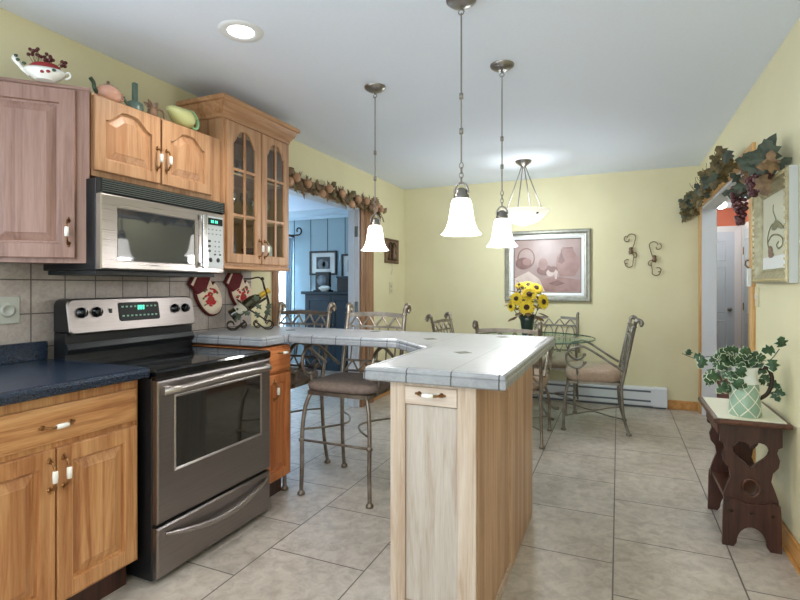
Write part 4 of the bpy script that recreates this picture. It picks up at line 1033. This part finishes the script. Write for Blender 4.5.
def wall_iron(label, x, zc, flip):
    t = thing('wall_candle_scroll', label, 'wall decoration', (x, WF - .02, zc), 0, 'iron scroll wall candle holders')
    def sp(cx_, cz_, r0, r1, a0, turns, n=26):
        return [(flip * (cx_ + (r0 + (r1 - r0) * k / n) * math.cos(a0 + turns * k / n)), 0, cz_ + (r0 + (r1 - r0) * k / n) * math.sin(a0 + turns * k / n)) for k in range(n + 1)]
    b = MB()
    b.tube([(0, 0, -.03), (flip * .03, 0, .06), (flip * .045, 0, .12)] + sp(-.0, .13, .05, .035, 0, PI * .95)[2:] , .0045, 6)
    b.tube(sp(-.032, .115, .04, .012, PI * .6, -0 + PI * 1.5), .0045, 6)
    b.tube([(0, 0, .0), (flip * .03, 0, -.06), (flip * .02, 0, -.12)] + sp(-.02, -.14, .045, .035, -.2, -PI * 1.0)[2:], .0045, 6)
    b.tube(sp(.03, -.06, .045, .012, PI * .9, -PI * 1.6), .0045, 6)
    b.tube(sp(-.04, -.13, .034, .01, PI * .3, PI * 1.4), .0045, 6)
    b.build('scroll', 'iron_brown', t)
    b = MB().lathe([(.006, -.04), (.02, -.035), (.024, -.02), (.016, .0), (.02, .02), (.012, .03), (0, .03)], (0, -.01, .0), 12); b.build('candle_cup', 'iron_brown', t)
wall_iron('brown iron scroll candle holder on far wall, left and higher of two', .122, 1.655, 1)
wall_iron('brown iron scroll candle holder on far wall, right and lower of two', .345, 1.565, -1)
t = thing('baseboard_heater', 'long white electric baseboard heater under the painting', 'heater', (-.62, WF, 0))
b = MB().prism([(0, .02), (-.055, .02), (-.065, .03), (-.065, .2), (-.05, .215), (0, .215)], -1.07, 1.08, 'yz'); b.build('housing', 'white_metal', t, .002)
MB().prism([(0, .018), (-.068, .018), (-.07, .03), (-.07, .205), (-.055, .219), (0, .219)], .95, 1.081, 'yz').build('end_cap', 'white_metal', t, .002)
for z in (.165, .065):
    MB().box(-1.0, .93, -.067, -.064, z, z + .018).build('air_slot', 'slot', t)
MB().box(-1.06, 1.07, -.05, 0, 0, .0195).build('mounting_strip', 'slot', t)

# ------------------------------------------------------------------ left wall: plaque, outlet, hinges
t = thing('wall_plaque', 'square bronze wall plaque with arched candle niche on the left wall', 'wall decoration', (WL + .001, 5.52, 1.69), PI / 2)
w = .19; h = .145
MB().frame(-w, w, -h, h, [(0, 0), (0, -.018), (.012, -.022), (.025, -.012), (.025, 0)]).build('frame', 'iron_brown', t)
MB().box(-w + .02, w - .02, -.008, -.001, -h + .02, h - .02).build('back_plate', 'brown_glaze', t)
b = MB()
for c_ in (-.05, .05): b.tube([(c_ + .045 * math.cos(a), -.02, .04 + .06 * math.sin(a)) for a in [PI * k / 10 for k in range(11)]] , .007, 7).tube([(c_ - .045, -.02, .04), (c_ - .045, -.02, -.1)], .006, 6)
b.tube([(.095, -.02, .04), (.095, -.02, -.1)], .006, 6).tube([(-.12, -.02, -.1), (.12, -.02, -.1)], .009, 6)
b.build('arches', 'iron', t)
MB().lathe([(.02, -.1), (.028, -.06), (.02, -.02), (.03, .03), (.01, .06)], (0, -.035, 0), 12).build('candle_cup', 'iron_brown', t)
t = thing('hanging_cord', 'pale cord dangling below the bronze plaque', 'cord', (WL + .014, 5.52, 1.55), PI / 2)
MB().tube(smooth_path([(.0, 0, .0), (.015, -.004, -.05), (-.015, -.003, -.11), (-.02, -.002, -.14)], 5), .005, 6).build('cord_strand', 'cream', t)
t = thing('wall_outlet', 'pale duplex outlet plate on the yellow left wall', 'outlet', (WL + .001, 5.52, 1.25), PI / 2)
MB().box(-.045, .045, -.006, 0, -.07, .07).build('plate', 'plate', t, .002)
for z in (.028, -.028): MB().lathe([(.022, 0), (.022, .002), (0, .003)], (0, -.006, z), 16, '-y').build('socket', 'mat_board', t)
b = MB()
for z in (1.845, 1.056):
    t = thing('door_hinge', 'dark metal hinge on the left doorway jamb, ' + ('upper one below the garland' if z > 1.5 else 'lower one behind the stool back'), 'hinge', (WL - .035, DL1 - .019, z), 0, 'hinges on the left doorway jamb')
    MB().box(-.028, .028, -.004, 0, -.055, .055).tube([(.03, -.006, -.055), (.03, -.006, .055)], .006).build('hinge_leaf', 'nickel', t)

# garland of dried fruit over the left doorway
t = thing('garland', 'dried leaf and fruit garland draped over the left doorway casing', 'garland', (WL + .06, 0, 2.135))
pts = smooth_path([(0, 3.3, .01), (0, 3.6, -.02), (0, 4.0, .0), (0, 4.35, -.02), (0, 4.7, .0), (0, 4.96, -.01), (.0, 5.06, -.1)], 8)
MB().tube(pts, .014, 7).build('vine', 'twig', t)
b = MB(); b2 = MB()
for k in range(150):
    p = random.choice(pts[:-2]); p = Vector(p) + Vector((random.uniform(0, .05), random.uniform(-.06, .06), random.uniform(-.045, .045)))
    a = random.uniform(0, 2 * PI); L = random.uniform(.05, .095)
    leaf(random.choice((b, b, b2)), p, (random.uniform(.1, .8), math.cos(a), math.sin(a) * .9), (1, 0, .3), L, L * .75, random.choice((0, 1)), .3)
for k in range(11):
    p = Vector(random.choice(pts[:-2])); leaf(b, p + Vector((.02, 0, .03)), (.2, random.uniform(-.9, .9), .8), (1, 0, 0), .075, .035, 0, .2)
solid(b.build('brown_leaves', 'leaf_brown', t)); solid(b2.build('olive_leaves', 'leaf_olive', t))
for k, u in enumerate((.03, .1, .17, .25, .33, .42, .5, .58, .66, .75, .83, .9)):
    p = pts[int(u * (len(pts) - 1))]
    MB().ball((p[0] + .045 + .01 * (k % 2), p[1] + random.uniform(-.02, .02), p[2] + (.02 if k % 3 else -.04)), random.uniform(.034, .044), 12, (.8, 1, 1)).build('dried_fruit', 'pod', t)
b = MB()
for k in range(14):
    p = Vector(random.choice(pts[3:])); q = p + Vector((.03, random.uniform(-.08, .08), random.choice((.1, .08, -.08))))
    b.tube([p, (p + q) / 2 + Vector((.02, 0, .01)), q], .002, 5)
b.build('tendrils', 'twig', t)

# ------------------------------------------------------------------ right wall: garlands, mirror frame, switch
t = thing('garland', 'olive ivy leaf garland along the top of the right opening', 'garland', (WR - .085, 0, 2.115))
pts = smooth_path([(0, 5.98, -.06), (0, 5.75, .0), (0, 5.3, .02), (0, 4.9, .0), (0, 4.5, .03), (0, 4.15, .02), (0, 3.95, .03)], 8)
MB().tube(pts, .012, 7).build('vine', 'twig', t)
b = MB(); b2 = MB()
for k in range(135):
    p = Vector(random.choice(pts)) + Vector((random.uniform(-.07, -.0), random.uniform(-.08, .08), random.uniform(-.10, .015)))
    a = random.uniform(0, 2 * PI); L = random.uniform(.05, .09)
    leaf(random.choice((b, b2, b)), p, (math.cos(a), random.uniform(-.5, .5), math.sin(a)), (-.6, -.9, .3), L, L * 1.0, 2, .25)
solid(b.build('olive_leaves', 'leaf_olive', t)); solid(b2.build('dull_leaves', 'leaf_dark', t))
b = MB()
for k in range(16):
    p = Vector(random.choice(pts)); q = p + Vector((-.05, random.uniform(-.15, .15), random.uniform(.05, .12)))
    b.tube([p, (p + q) / 2 + Vector((-.02, 0, .02)), q], .002, 5)
b.build('tendrils', 'twig', t)

FY0, FY1, FZ0, FZ1 = 2.85, 3.487, 1.287, 1.83
# local x runs towards -Y on the right wall (rot -90)
t = thing('framed_picture', 'champagne gilt framed lamp drawing hanging on the right wall', 'picture', (WR - .002, (FY0 + FY1) / 2, (FZ0 + FZ1) / 2), -PI / 2)
w, h = (FY1 - FY0) / 2, (FZ1 - FZ0) / 2
MB().frame(-w, w, -h, h, [(.002, -.03), (.002, -.042), (.01, -.049), (.022, -.046), (.06, -.02), (.066, -.022), (.075, -.014), (.075, -.002), (.02, -.002)]).build('frame', 'champagne', t)
MB().frame(-w, w, -h, h, [(0, 0), (0, -.036), (.006, -.036), (.006, 0)]).build('frame_edge', 'strip', t)
b = MB()
for k in range(22):
    u = -w + .02 + (2 * w - .04) * k / 21
    for z in (-h + .018, h - .018): b.ball((u, -.047, z), .0075, 8)
for k in range(1, 16):
    z = -h + .02 + (2 * h - .04) * k / 16
    for x in (-w + .018, w - .018): b.ball((x, -.047, z), .0075, 8)
o = b.build('beading', 'gilt', t); o['kind'] = 'stuff'
MB().box(-w + .076, w - .076, -.012, -.002, -h + .076, h - .076).build('mat_board', 'mat_board', t)
MB().box(-w + .077, w - .077, -.0135, -.0122, -h + .077, -h + .142).build('lower_mat', 'print_white', t)
b = MB()
def fl3(pts, r=.0045): b.tube([(p[0], -.0145, p[2]) for p in smooth_path([(q[0], 0, q[1]) for q in pts], 4)], r, 6, flat=.35)
fl3([(.0, .04), (-.07, .035), (-.125, .0), (-.146, -.045), (-.11, -.1)]); fl3([(-.14, -.05), (-.07, -.02), (.03, -.022), (.12, -.045), (.125, -.08), (.06, -.095), (.025, -.075), (.06, -.06)])
fl3([(.02, .045), (-.01, .08), (-.04, .11), (-.03, .14)], .003)
b.m(0).prism([(-.068, .016), (-.03, .04), (.0, .055), (.04, .05), (.1, .03), (.16, -.005), (.1, .0), (.04, .014), (0, .004), (-.04, .006)], -.0155, -.0145, 'xz')
b.m(1).prism(ell(-.09, -.10, .04, .028), -.0155, -.0145, 'xz'); b.prism(ell(-.075, -.122, .05, .014), -.0158, -.0145, 'xz')
b.build('lamp_drawing', ['sketch', 'sketch_brown'], t)

t = thing('grape_garland', 'green leaf swag with purple grapes over the top of the gilt framed picture', 'garland', (WR - .085, 0, 1.86))
pts = smooth_path([(0, 3.58, -.02), (0, 3.4, .02), (-.01, 3.2, .04), (-.01, 3.02, .03), (-.0, 2.9, .0)], 7)
MB().tube(pts, .01, 7).build('vine', 'twig', t)
b = MB(); b2 = MB()
for k in range(40):
    p = Vector(random.choice(pts)) + Vector((random.uniform(-.04, .02), random.uniform(-.05, .05), random.uniform(-.05, .04)))
    a = random.uniform(-.3, PI); L = random.uniform(.07, .105)
    leaf(b if p.z > -.0 else random.choice((b, b2)), p, (math.cos(a) * .8 - .1, random.uniform(-.5, .5), math.sin(a) * .7), (-.5, -.9, .3), L, L * .8, 2, .3)
for p in ((-.03, 3.0, .05), (-.02, 3.08, .04), (-.04, 3.2, .02)): leaf(b, p, (.35, -.4, .8), (-.5, -.9, 0), .12, .07, 0, .2)
for p in ((-.04, 2.95, -.06),): leaf(random.choice((b, b2)), p, (.1, -.4, -.9), (-.5, -.9, 0), .1, .08, 2, .2)
solid(b.build('green_leaves', 'leaf_dark', t)); solid(b2.build('brown_leaves', 'leaf_brown', t))
def bunch(cy, cz_, H, R, n, name='grape_bunch'):
    b = MB()
    for k in range(n):
        u = random.random() ** .8; a = random.uniform(0, 2 * PI); rr_ = R * (1 - u * .75) * random.uniform(.5, 1)
        b.ball((-.01 + rr_ * .7 * math.cos(a), cy + rr_ * math.sin(a), cz_ - u * H), random.uniform(.011, .015), 8)
    o = b.build(name, 'grape', t); o['kind'] = 'stuff'
bunch(3.56, -.0, .22, .075, 100); bunch(3.25, .0, .1, .06, 40); bunch(3.05, .01, .12, .07, 60)
t = thing('light_switch', 'cream light switch plate on the right wall by the opening', 'light switch', (WR - .001, 3.60, 1.21), -PI / 2)
MB().box(-.038, .038, -.006, 0, -.06, .06).build('plate', 'plate', t, .002); MB().box(-.006, .006, -.014, -.006, -.012, .012).build('toggle', 'white_plastic', t)
t = thing('key_hook', 'small white hook rack on the opening casing beside the gilt frame', 'hook', (WR - .02, 3.665, 1.38), -PI / 2)
MB().box(-.016, .016, -.02, 0, -.11, .0).build('plate', 'white_plastic', t, .003); MB().tube([(0, -.01, .0), (0, -.03, .02), (0, -.028, .045), (0, -.012, .05)], .005, 7).build('hook_arm', 'iron_brown', t)

# ------------------------------------------------------------------ dark bench with heart cut-outs, pitcher and ivy
BXC, BYC = .592, 3.145
t = thing('side_bench', 'dark walnut stool-table with cream top and heart cut-outs against the right wall', 'side table', (BXC, BYC, 0))
HT = .63
b = MB().box(-.165, .155, -.27, .27, HT - .028, HT - .004); tp = b.build('tabletop', 'walnut_y', t, .008)
MB().box(-.143, .133, -.25, .25, HT - .0039, HT).build('top_inlay', 'cream_top', tp)
for x in (-.135, .108): MB().box(x, x + .017, -.18, .18, HT - .10, HT - .029).build('apron', 'walnut_y', t, .003)
def heart(cx_, cz_, s_, n=28):
    out = []
    for k in range(n):
        a = 2 * PI * k / n; x = 16 * math.sin(a) ** 3; z = 13 * math.cos(a) - 5 * math.cos(2 * a) - 2 * math.cos(3 * a) - math.cos(4 * a)
        out.append((cx_ - x * s_, cz_ + z * s_))
    return out[::-1]
def side_panel(y0, y1):
    z1 = HT - .029
    half = [(.118, z1), (.128, z1 - .02), (.128, z1 - .10), (.112, z1 - .11), (.106, z1 - .13), (.118, z1 - .165), (.112, z1 - .2), (.09, z1 - .23), (.083, z1 - .27), (.10, z1 - .32), (.112, z1 - .36), (.112, .20)]
    outl = half + [(-x, z) for x, z in reversed(half)]
    # mesh: outline with two holes, cut along the centre line
    me = bpy.data.meshes.new('side_panel'); bm = bmesh.new()
    hl = [(x, z - .0) for x, z in heart(.0, z1 - .145, .0047)]; ov = ell(.0, .29, .030, .036, 20)
    loops = []
    for pts in (outl, hl, ov):
        vs = [bm.verts.new((p[0], y0, p[1])) for p in pts]
        loops += [bm.edges.new((vs[i], vs[(i + 1) % len(vs)])) for i in range(len(vs))]
    bmesh.ops.triangle_fill(bm, use_beauty=True, use_dissolve=False, edges=loops)
    r_ = bmesh.ops.extrude_face_region(bm, geom=list(bm.faces))
    for v in r_['geom']:
        if isinstance(v, bmesh.types.BMVert): v.co.y = y1
    bmesh.ops.recalc_face_normals(bm, faces=bm.faces); bm.to_mesh(me); bm.free(); me.materials.append(M['walnut'])
    o = bpy.data.objects.new('side_panel', me); COL.objects.link(o); o.parent = t
    return o
for sgn in (-1, 1):
    yc = sgn * .195; side_panel(yc - .011, yc + .011)
    b = MB(); pr_ = [(-.115, .225), (-.118, .19), (-.122, .0), (-.075, .0)] + [(.062 * math.cos(a), .0 + .085 * math.sin(a) + .02) for a in [PI - PI * k / 12 for k in range(13)]] + [(.075, 0), (.122, 0), (.118, .19), (.115, .225), (.08, .235), (.05, .222), (0, .215), (-.05, .222), (-.08, .235)]
    yy = sgn * .195 + sgn * .0115
    b.prism(pr_[::1], yy, yy + sgn * .02, 'xz'); b.build('foot_board', 'walnut', t, .002)
    for x in (-.085, .0, .085): MB().lathe([(.008, 0), (.008, .003), (0, .005)], (x, yy + sgn * .02, .175), 10, '-y' if sgn < 0 else 'y').build('bolt', 'iron', t)
    MB().tube([(.036 * math.cos(2 * PI * k / 20), yy + .003 * sgn, .29 + .043 * math.sin(2 * PI * k / 20)) for k in range(20)], .006, 6, True).build('hole_trim', 'walnut_y', t)
MB().box(-.105, .105, -.1835, .1835, .205, .225).build('stretcher_shelf', 'walnut_y', t, .003)
t = thing('shelf_figurine', 'small white and dark bottle standing on the lower shelf of the bench', 'figurine', (BXC - .03, BYC - .02, .2255))
MB().lathe([(.022, 0), (.026, .01), (.026, .05), (.014, .07), (.012, .09), (.016, .095), (0, .1)], n=14).build('bottle_body', 'walnut', t); MB().lathe([(.0265, .02), (.0265, .045)], n=14, cap0=False, cap1=False).build('band', 'print_white', t)
t = thing('pitcher', 'sage green pitcher with cream diamond lattice and dark handle holding the ivy', 'pitcher', (BXC - .012, 3.0, HT)); t.scale = (1.06, 1.06, 1.1)
MB().lathe([(.062, 0), (.066, .006), (.063, .05), (.058, .1), (.053, .145), (.0, .145)], n=32).build('body', 'green_glaze', t)
MB().lathe([(.054, .145), (.056, .15), (.05, .158), (.046, .18), (.05, .205), (.058, .222), (.054, .222), (.044, .19), (.0, .18)], n=32).build('neck', 'enamel_white', t)
b = MB()
def rb(z): return .0665 - (z / .145) * .0125
for k in range(6):
    for sg in (-1, 1):
        a0 = k * PI / 3
        b.tube([(rb(z) * math.cos(a0 + sg * PI / 3 * (z / .07)), rb(z) * math.sin(a0 + sg * PI / 3 * (z / .07)), z) for z in [.004 + .138 * q / 14 for q in range(15)]], .0024, 5)
b.build('lattice_lines', 'cream', t)
MB().tube(smooth_path([(.05, -.01, .215), (.085, -.02, .218), (.1, -.025, .17), (.085, -.02, .11), (.056, -.01, .08)], 5), .0085, 8).build('handle', 'iron', t)
t = thing('ivy_plant', 'variegated ivy spilling out of the sage green pitcher', 'plant', (BXC, 3.02, HT + .21))
b = MB(); bs = MB(); be = MB()
vines = [[(0, 0, 0), (-.05, .02, .06), (-.13, .1, .06), (-.2, .24, .03), (-.25, .34, .04)], [(0, 0, 0), (-.06, -.02, .05), (-.1, -.03, 0), (-.11, -.03, -.06), (-.1, -.02, -.1)], [(0, 0, 0), (.02, -.03, .07), (.08, -.05, .07), (.12, -.06, .13)],
         [(0, 0, 0), (-.05, -.05, .04), (-.06, -.07, -.02), (-.05, -.08, -.06)], [(0, 0, 0), (.0, -.04, .09), (.03, -.06, .1)], [(0, 0, 0), (.06, .05, .02), (.1, .06, -.06), (.115, .06, -.1)], [(0, 0, 0), (-.04, .0, .1), (-.08, -.02, .1)], [(0, 0, 0), (-.1, .04, .03), (-.14, .06, -.03), (-.15, .06, -.09)]]
for vi, v in enumerate(vines):
    p = smooth_path(v, 5); bs.tube(p, .0022, 5)
    st = 2 if vi != 0 else 1
    for k in range(3, len(p), 2 if vi else 1):
        if vi == 0 and k > 10 and k % 3: continue
        q = p[k] + Vector((random.uniform(-.02, .02), random.uniform(-.03, .01), random.uniform(-.015, .02)))
        a = random.uniform(0, 2 * PI); L = random.uniform(.034, .058); dr_ = (math.cos(a), -.45, math.sin(a) * .8 - .2)
        leaf(be, q, dr_, (0, -1, .4), L * 1.07, L * 1.12, 2, .2); q2 = q + Vector((.0, -.0025, .0005)); leaf(b, q2, dr_, (0, -1, .4), L, L * 1.0, 2, .2)
for k in range(24):
    a = random.uniform(0, 2 * PI); rr_ = random.uniform(.01, .085); q = Vector((rr_ * math.cos(a) - .02, rr_ * math.sin(a) * .8 - .01, .035 + random.uniform(0, .06)))
    L = random.uniform(.034, .055); dr_ = (math.cos(a), math.sin(a) * .6 - .4, random.uniform(-.5, .5))
    leaf(be, q, dr_, (0, -1, .5), L * 1.07, L * 1.12, 2, .2); leaf(b, q + Vector((0, -.0028, .0009)), dr_, (0, -1, .5), L, L, 2, .2)
bs.build('vines', 'leaf_dark', t); b.build('leaves', 'leaf', t); be.build('leaf_margins', 'leaf_edge', t)

# ------------------------------------------------------------------ on the counters: wine rack, bottle, mitts, wall plate
RX0, RY0 = -2.27, 2.72
t = thing('wine_rack', 'black wrought iron scroll bottle holder on the tiled counter', 'wine rack', (RX0, RY0, TZ), .74); t.scale = (1.05, 1.05, 1.02)
b = MB()
for yy in (-.055, .055):
    for sx in (-1, 1):
        pts = [(sx * p[0], yy, p[1]) for p in arc(.115, .036, .03, -PI * .9, PI * .75, 12, .014)]
        b.tube([(sx * .03, yy, .055)] + [(sx * .06, yy, .03), (sx * .09, yy, .004 + .003)] + [(sx * (.115 + .03 * math.cos(a) * (1 - k * .04)), yy, .036 + .03 * math.sin(a) * (1 - k * .04)) for k, a in enumerate([-PI / 2 + 1.5 * PI * q / 12 for q in range(13)])], .0042, 6)
        b.tube([(sx * .045 + .026 * math.cos(a) * (1 - k * .05), yy, .034 + .026 * math.sin(a) * (1 - k * .05)) for k, a in enumerate([PI / 2 + sx * 1.7 * PI * q / 12 for q in range(13)])], .0038, 6)
    b.tube([(-.1, yy, .07), (.0, yy, .14), (.1, yy, .21)], .0045, 6).tube([(-.08, yy, .2), (0, yy, .13), (.1, yy, .06)], .0045, 6)
    b.tube(smooth_path([(.09, yy, .06), (.115, yy, .16), (.09, yy * .6, .27), (.075, yy * .2, .33)], 5), .0045, 6)
b.tube([(-.1, -.055, .07), (-.1, .055, .07)], .0045, 6).tube([(.1, -.055, .21), (.1, .055, .21)], .0045, 6).tube([(0, -.055, .14), (0, .055, .14)], .0045, 6).tube([(.09, -.055, .06), (.09, .055, .06)], .0045, 6)
b.tube(smooth_path([(.075, 0, .33), (.05, 0, .345), (.0, 0, .335), (-.04, 0, .335)], 4), .005, 6).ball((.075, 0, .335), .013, 8)
b.build('scroll_frame', 'iron', t)
b = MB()
for k in range(8):
    leaf(b, (random.uniform(-.1, .1), -.06, random.uniform(.05, .2)), (random.uniform(-1, 1), -.3, random.uniform(-.6, 1)), (0, -1, 0), .05, .04, 1, .2)
for k in range(10): b.ball((-.08 + random.uniform(-.02, .02), -.062, .1 + random.uniform(-.04, .04)), .009, 7)
solid(b.build('iron_leaves', 'leaf_dark', t), .001)
t = thing('wine_bottle', 'dark bottle with yellow foil neck lying tilted in the iron rack', 'bottle', (RX0 + .0, RY0 + .0, TZ + .158))
mat = Matrix.Rotation(.74, 4, 'Z') @ Matrix.Rotation(math.atan2(.14, .2), 4, 'Y').inverted()
def bl(prof, nm, mm, par):
    b = MB(); b.X = mat; b.lathe([(r, hh) for r, hh in prof], (0, 0, .018), 20, 'x'); return b.build(nm, mm, par)
bl([(.0, -.14), (.036, -.138), (.04, -.13), (.04, .03), (.034, .06), (.017, .09), (.014, .10)], 'bottle_body', 'bottle', t)
bl([(.0155, .088), (.019, .092), (.018, .15), (.019, .155), (.019, .165), (.0, .166)], 'foil_neck', 'foil', t)
bl([(.0402, -.09), (.0405, -.088), (.0405, -.03), (.0402, -.028)], 'label', 'label', t)
# mitts hang flat on the tiles; local x to the right, y into the wall
def mitt(label, y0, zt, s_=1.0):
    t = thing('oven_mitt', label, 'oven mitt', (WL + .008, y0, zt), PI / 2, 'quilted floral oven mitts on the backsplash'); t.scale = (1.38, 1, 1)
    body = smooth_path([(x * s_, 0, z * s_) for x, z in ((.0, -.10), (.015, -.17), (.055, -.245), (.11, -.29), (.165, -.28), (.19, -.23), (.185, -.15), (.16, -.085), (.135, -.05), (.12, -.07), (.1, -.03), (.09, -.035))], 4)
    poly_ = [(p[0], p[2]) for p in body]; cxm = sum(p[0] for p in poly_) / len(poly_); czm = sum(p[1] for p in poly_) / len(poly_)
    sc = lambda k, y: [(cxm + (p[0] - cxm) * k, y, czm + (p[1] - czm) * k) for p in poly_]
    MB().rings([sc(.97, -.001), sc(1, -.008), sc(.97, -.018), sc(.9, -.022)], smooth=True).build('border', 'maroon', t)
    MB().rings([sc(.9, -.0215), sc(.88, -.025), sc(.6, -.029), sc(.1, -.031)], cap0=False).build('palm', 'cream_fab', t)
    cuff = [(-.035, -.07), (.0, .0), (.075, -.0), (.1, -.02), (.07, -.11), (.02, -.14)]
    MB().rings([[(x * s_, -.009, z * s_) for x, z in cuff], [(x * s_ * .98, -.032, z * s_ * .98) for x, z in cuff], [(x * s_ * .9 + .004, -.035, z * s_ * .9 - .006) for x, z in cuff]], smooth=False).build('cuff', 'maroon', t, .003)
    MB().prism([(-.03 * s_, -.072 * s_), (.003 * s_, -.006 * s_), (.014 * s_, -.006 * s_), (-.018 * s_, -.082 * s_)], -.036, -.033, 'xz').build('cuff_stripe', 'cream_fab', t)
    b = MB()
    for k in range(30):
        x, z = random.uniform(.05, .15) * s_, random.uniform(-.25, -.10) * s_
        a = random.uniform(0, PI); r_ = random.uniform(.006, .013) * s_
        b.m(0 if random.random() < .75 else 1); ca, sa = math.cos(a), math.sin(a)
        b.prism([(x + (q[0] * ca - q[1] * sa), z + (q[0] * sa + q[1] * ca)) for q in ell(0, 0, r_, r_ * .55, 8)], -.033 - .0001 * k, -.028, 'xz')
    b.m(0).prism(ell(.1 * s_, -.18 * s_, .024 * s_, .03 * s_, 12), -.0335, -.028, 'xz')
    o = b.build('flower_print', ['floral_red', 'floral_green'], t); o['kind'] = 'stuff'
mitt('floral oven mitt hanging on the tiles next to the range back', 2.43, 1.352, .96)
mitt('floral oven mitt hanging behind the iron bottle holder', 2.745, 1.365, .96)
t = thing('wall_jack_plate', 'grey outlet plate with round socket on the tile backsplash', 'outlet', (WL + .007, 1.37, 1.165), PI / 2)
MB().box(-.05, .05, -.006, 0, -.06, .06).build('plate', 'grey_plate', t, .002)
MB().lathe([(.03, 0), (.03, .006), (.02, .007), (.018, .004), (0, .004)], (0, -.006, 0), 20, '-y').build('socket', 'grey_plate', t)

# ------------------------------------------------------------------ pottery on top of the cabinets
ZT = 2.1625
t = thing('gravy_tureen', 'white floral boat-shaped tureen with red lid full of berries on the angled cabinet', 'tureen', (-2.285, 1.405, ZT + .001), PI / 4); t.scale = (.72, .78, .8)
b = MB()
def oval(rx, ry, z, dx=0, n=28): return [(dx + rx * math.cos(2 * PI * k / n), ry * math.sin(2 * PI * k / n), z) for k in range(n)]
b.rings([oval(.05, .04, 0), oval(.06, .045, .006), oval(.085, .055, .02), oval(.11, .06, .045), oval(.105, .055, .06), oval(.095, .048, .055)]); b.build('boat', 'porcelain', t)
b = MB().tube(smooth_path([(-.07, 0, .03), (-.11, 0, .05), (-.13, 0, .075), (-.145, 0, .09)], 4), [.024, .02, .017, .015, .013, .012, .012, .013, .014, .015, .016, .016, .014][:13], 10).ball((-.147, 0, .098), .02, 10); b.build('spout_head', 'porcelain', t)
MB().tube(smooth_path([(.095, 0, .045), (.125, 0, .06), (.13, 0, .035), (.105, 0, .02)], 4), .006, 7).build('handle', 'porcelain', t)
b = MB().rings([oval(.085, .045, .058, .0), oval(.08, .042, .075, .0), oval(.06, .035, .09, .005), oval(.02, .015, .095, .01)]); b.build('red_rim', 'red', t)
b = MB()
for x, z in ((.0, .03), (.03, .035), (.06, .045), (-.1, .075), (-.14, .11), (-.13, .09)): b.m(0 if x > -.05 and x < .05 else 1).ball((x, -.056 if x > -.08 else -.018, z), .009, 7, (1.3, .5, 1))
b.build('painted_flowers', ['red', 'dark_green'], t)
t = thing('berry_sprays', 'dark burgundy berry sprigs standing in the white tureen', 'berries', (-2.285, 1.405, ZT + .06), PI / 4); t.scale = (.9, .9, .9)
bt = MB(); bb = MB()
for k in range(26):
    x = random.uniform(-.07, .09); ex = x + random.uniform(-.015, .015); z = .068 * (1 - max(0, (x + .07)) * 5.0) + .01 + random.uniform(-.02, .015)
    y_ = random.uniform(-.03, .03); bt.tube([(x * .6, y_ * .5, 0), (ex, y_, max(z, .02))], .0013, 5); bb.ball((ex, y_, max(z, .02)), .0088, 8)
bt.build('twigs', 'twig', t); bb.build('berries', 'berry', t)['kind'] = 'stuff'
t = thing('teapot', 'round pink teapot with a dark green spout above the microwave cabinet', 'teapot', (-2.25, 1.675, 2.1505), PI / 2); t.scale = (.82, .82, .86)
MB().lathe([(.04, 0), (.055, .008), (.07, .035), (.07, .06), (.052, .085), (.03, .095), (.0, .1)], n=26).build('body', 'pink_glaze', t)
MB().tube(smooth_path([(-.05, 0, .035), (-.08, 0, .05), (-.09, 0, .085), (-.11, 0, .105)], 5), .011, 9).build('spout', 'dark_green', t)
MB().tube(smooth_path([(.06, 0, .07), (.09, 0, .075), (.095, 0, .045), (.063, 0, .03)], 5), .006, 8).build('handle', 'pink_glaze', t)
b = MB().lathe([(.035, .092), (.03, .098), (.008, .104), (.006, .11)], n=18).ball((0, 0, .115), .01, 8); b.build('lid', 'brown_glaze', t)
t = thing('watering_can', 'dusty green ceramic can with a tall square neck above the microwave cabinet', 'ornament', (-2.25, 1.82, 2.1505), PI / 2); t.scale = (.8, .8, .92)
MB().lathe([(.05, 0), (.052, .01), (.048, .05), (.03, .06), (0, .062)], n=20).build('body', 'teal_glaze', t)
MB().box(-.013, .017, -.012, .012, .05, .165).build('neck', 'teal_glaze', t, .004); MB().tube([(-.045, 0, .03), (-.075, 0, .05), (-.08, 0, .065)], .009, 8).build('spout', 'teal_glaze', t)
t = thing('ceramic_bird', 'brown ceramic flower ornament with curled handle beside the green can', 'ornament', (-2.235, 1.915, 2.1505), PI / 2); t.scale = (.9, .9, .95)
b = MB().lathe([(.022, 0), (.03, .02), (.026, .045), (.01, .06)], n=16); b.build('body', 'brown_glaze', t)
b = MB()
for k in range(6):
    a = 2 * PI * k / 6; leaf(b, (0, 0, .05), (math.cos(a), math.sin(a) * .4, .7), (0, -1, .2), .055, .035, 0, .3)
solid(b.build('petals', 'brown_glaze', t), .004)
MB().tube([(.052 + .028 * math.cos(2 * PI * k / 16), 0, .032 + .028 * math.sin(2 * PI * k / 16)) for k in range(16)], .0055, 7, True).build('curl_handle', 'brown_glaze', t)
t = thing('pitcher', 'pale yellow-green pitcher with mint handle lying beside the glass cabinet', 'pitcher', (-2.225, 2.095, 2.1505), PI / 2); t.scale = (.93, .93, .93)
b = MB()
rs = []
for x, r, zc in ((-.10, .012, .085), (-.085, .022, .085), (-.06, .038, .075), (-.02, .056, .062), (.025, .06, .061), (.06, .05, .06), (.082, .03, .06), (.09, .008, .06)):
    rs.append([(x, r * math.cos(2 * PI * k / 22), zc + r * math.sin(2 * PI * k / 22)) for k in range(22)])
b.rings(rs); b.build('body', 'yellow_glaze', t)
MB().tube(smooth_path([(.03, 0, .115), (.09, 0, .115), (.125, 0, .075), (.12, 0, .03), (.09, 0, .02), (.075, 0, .035)], 5), .0095, 9, flat=1.3).build('handle', 'mint_glaze', t)
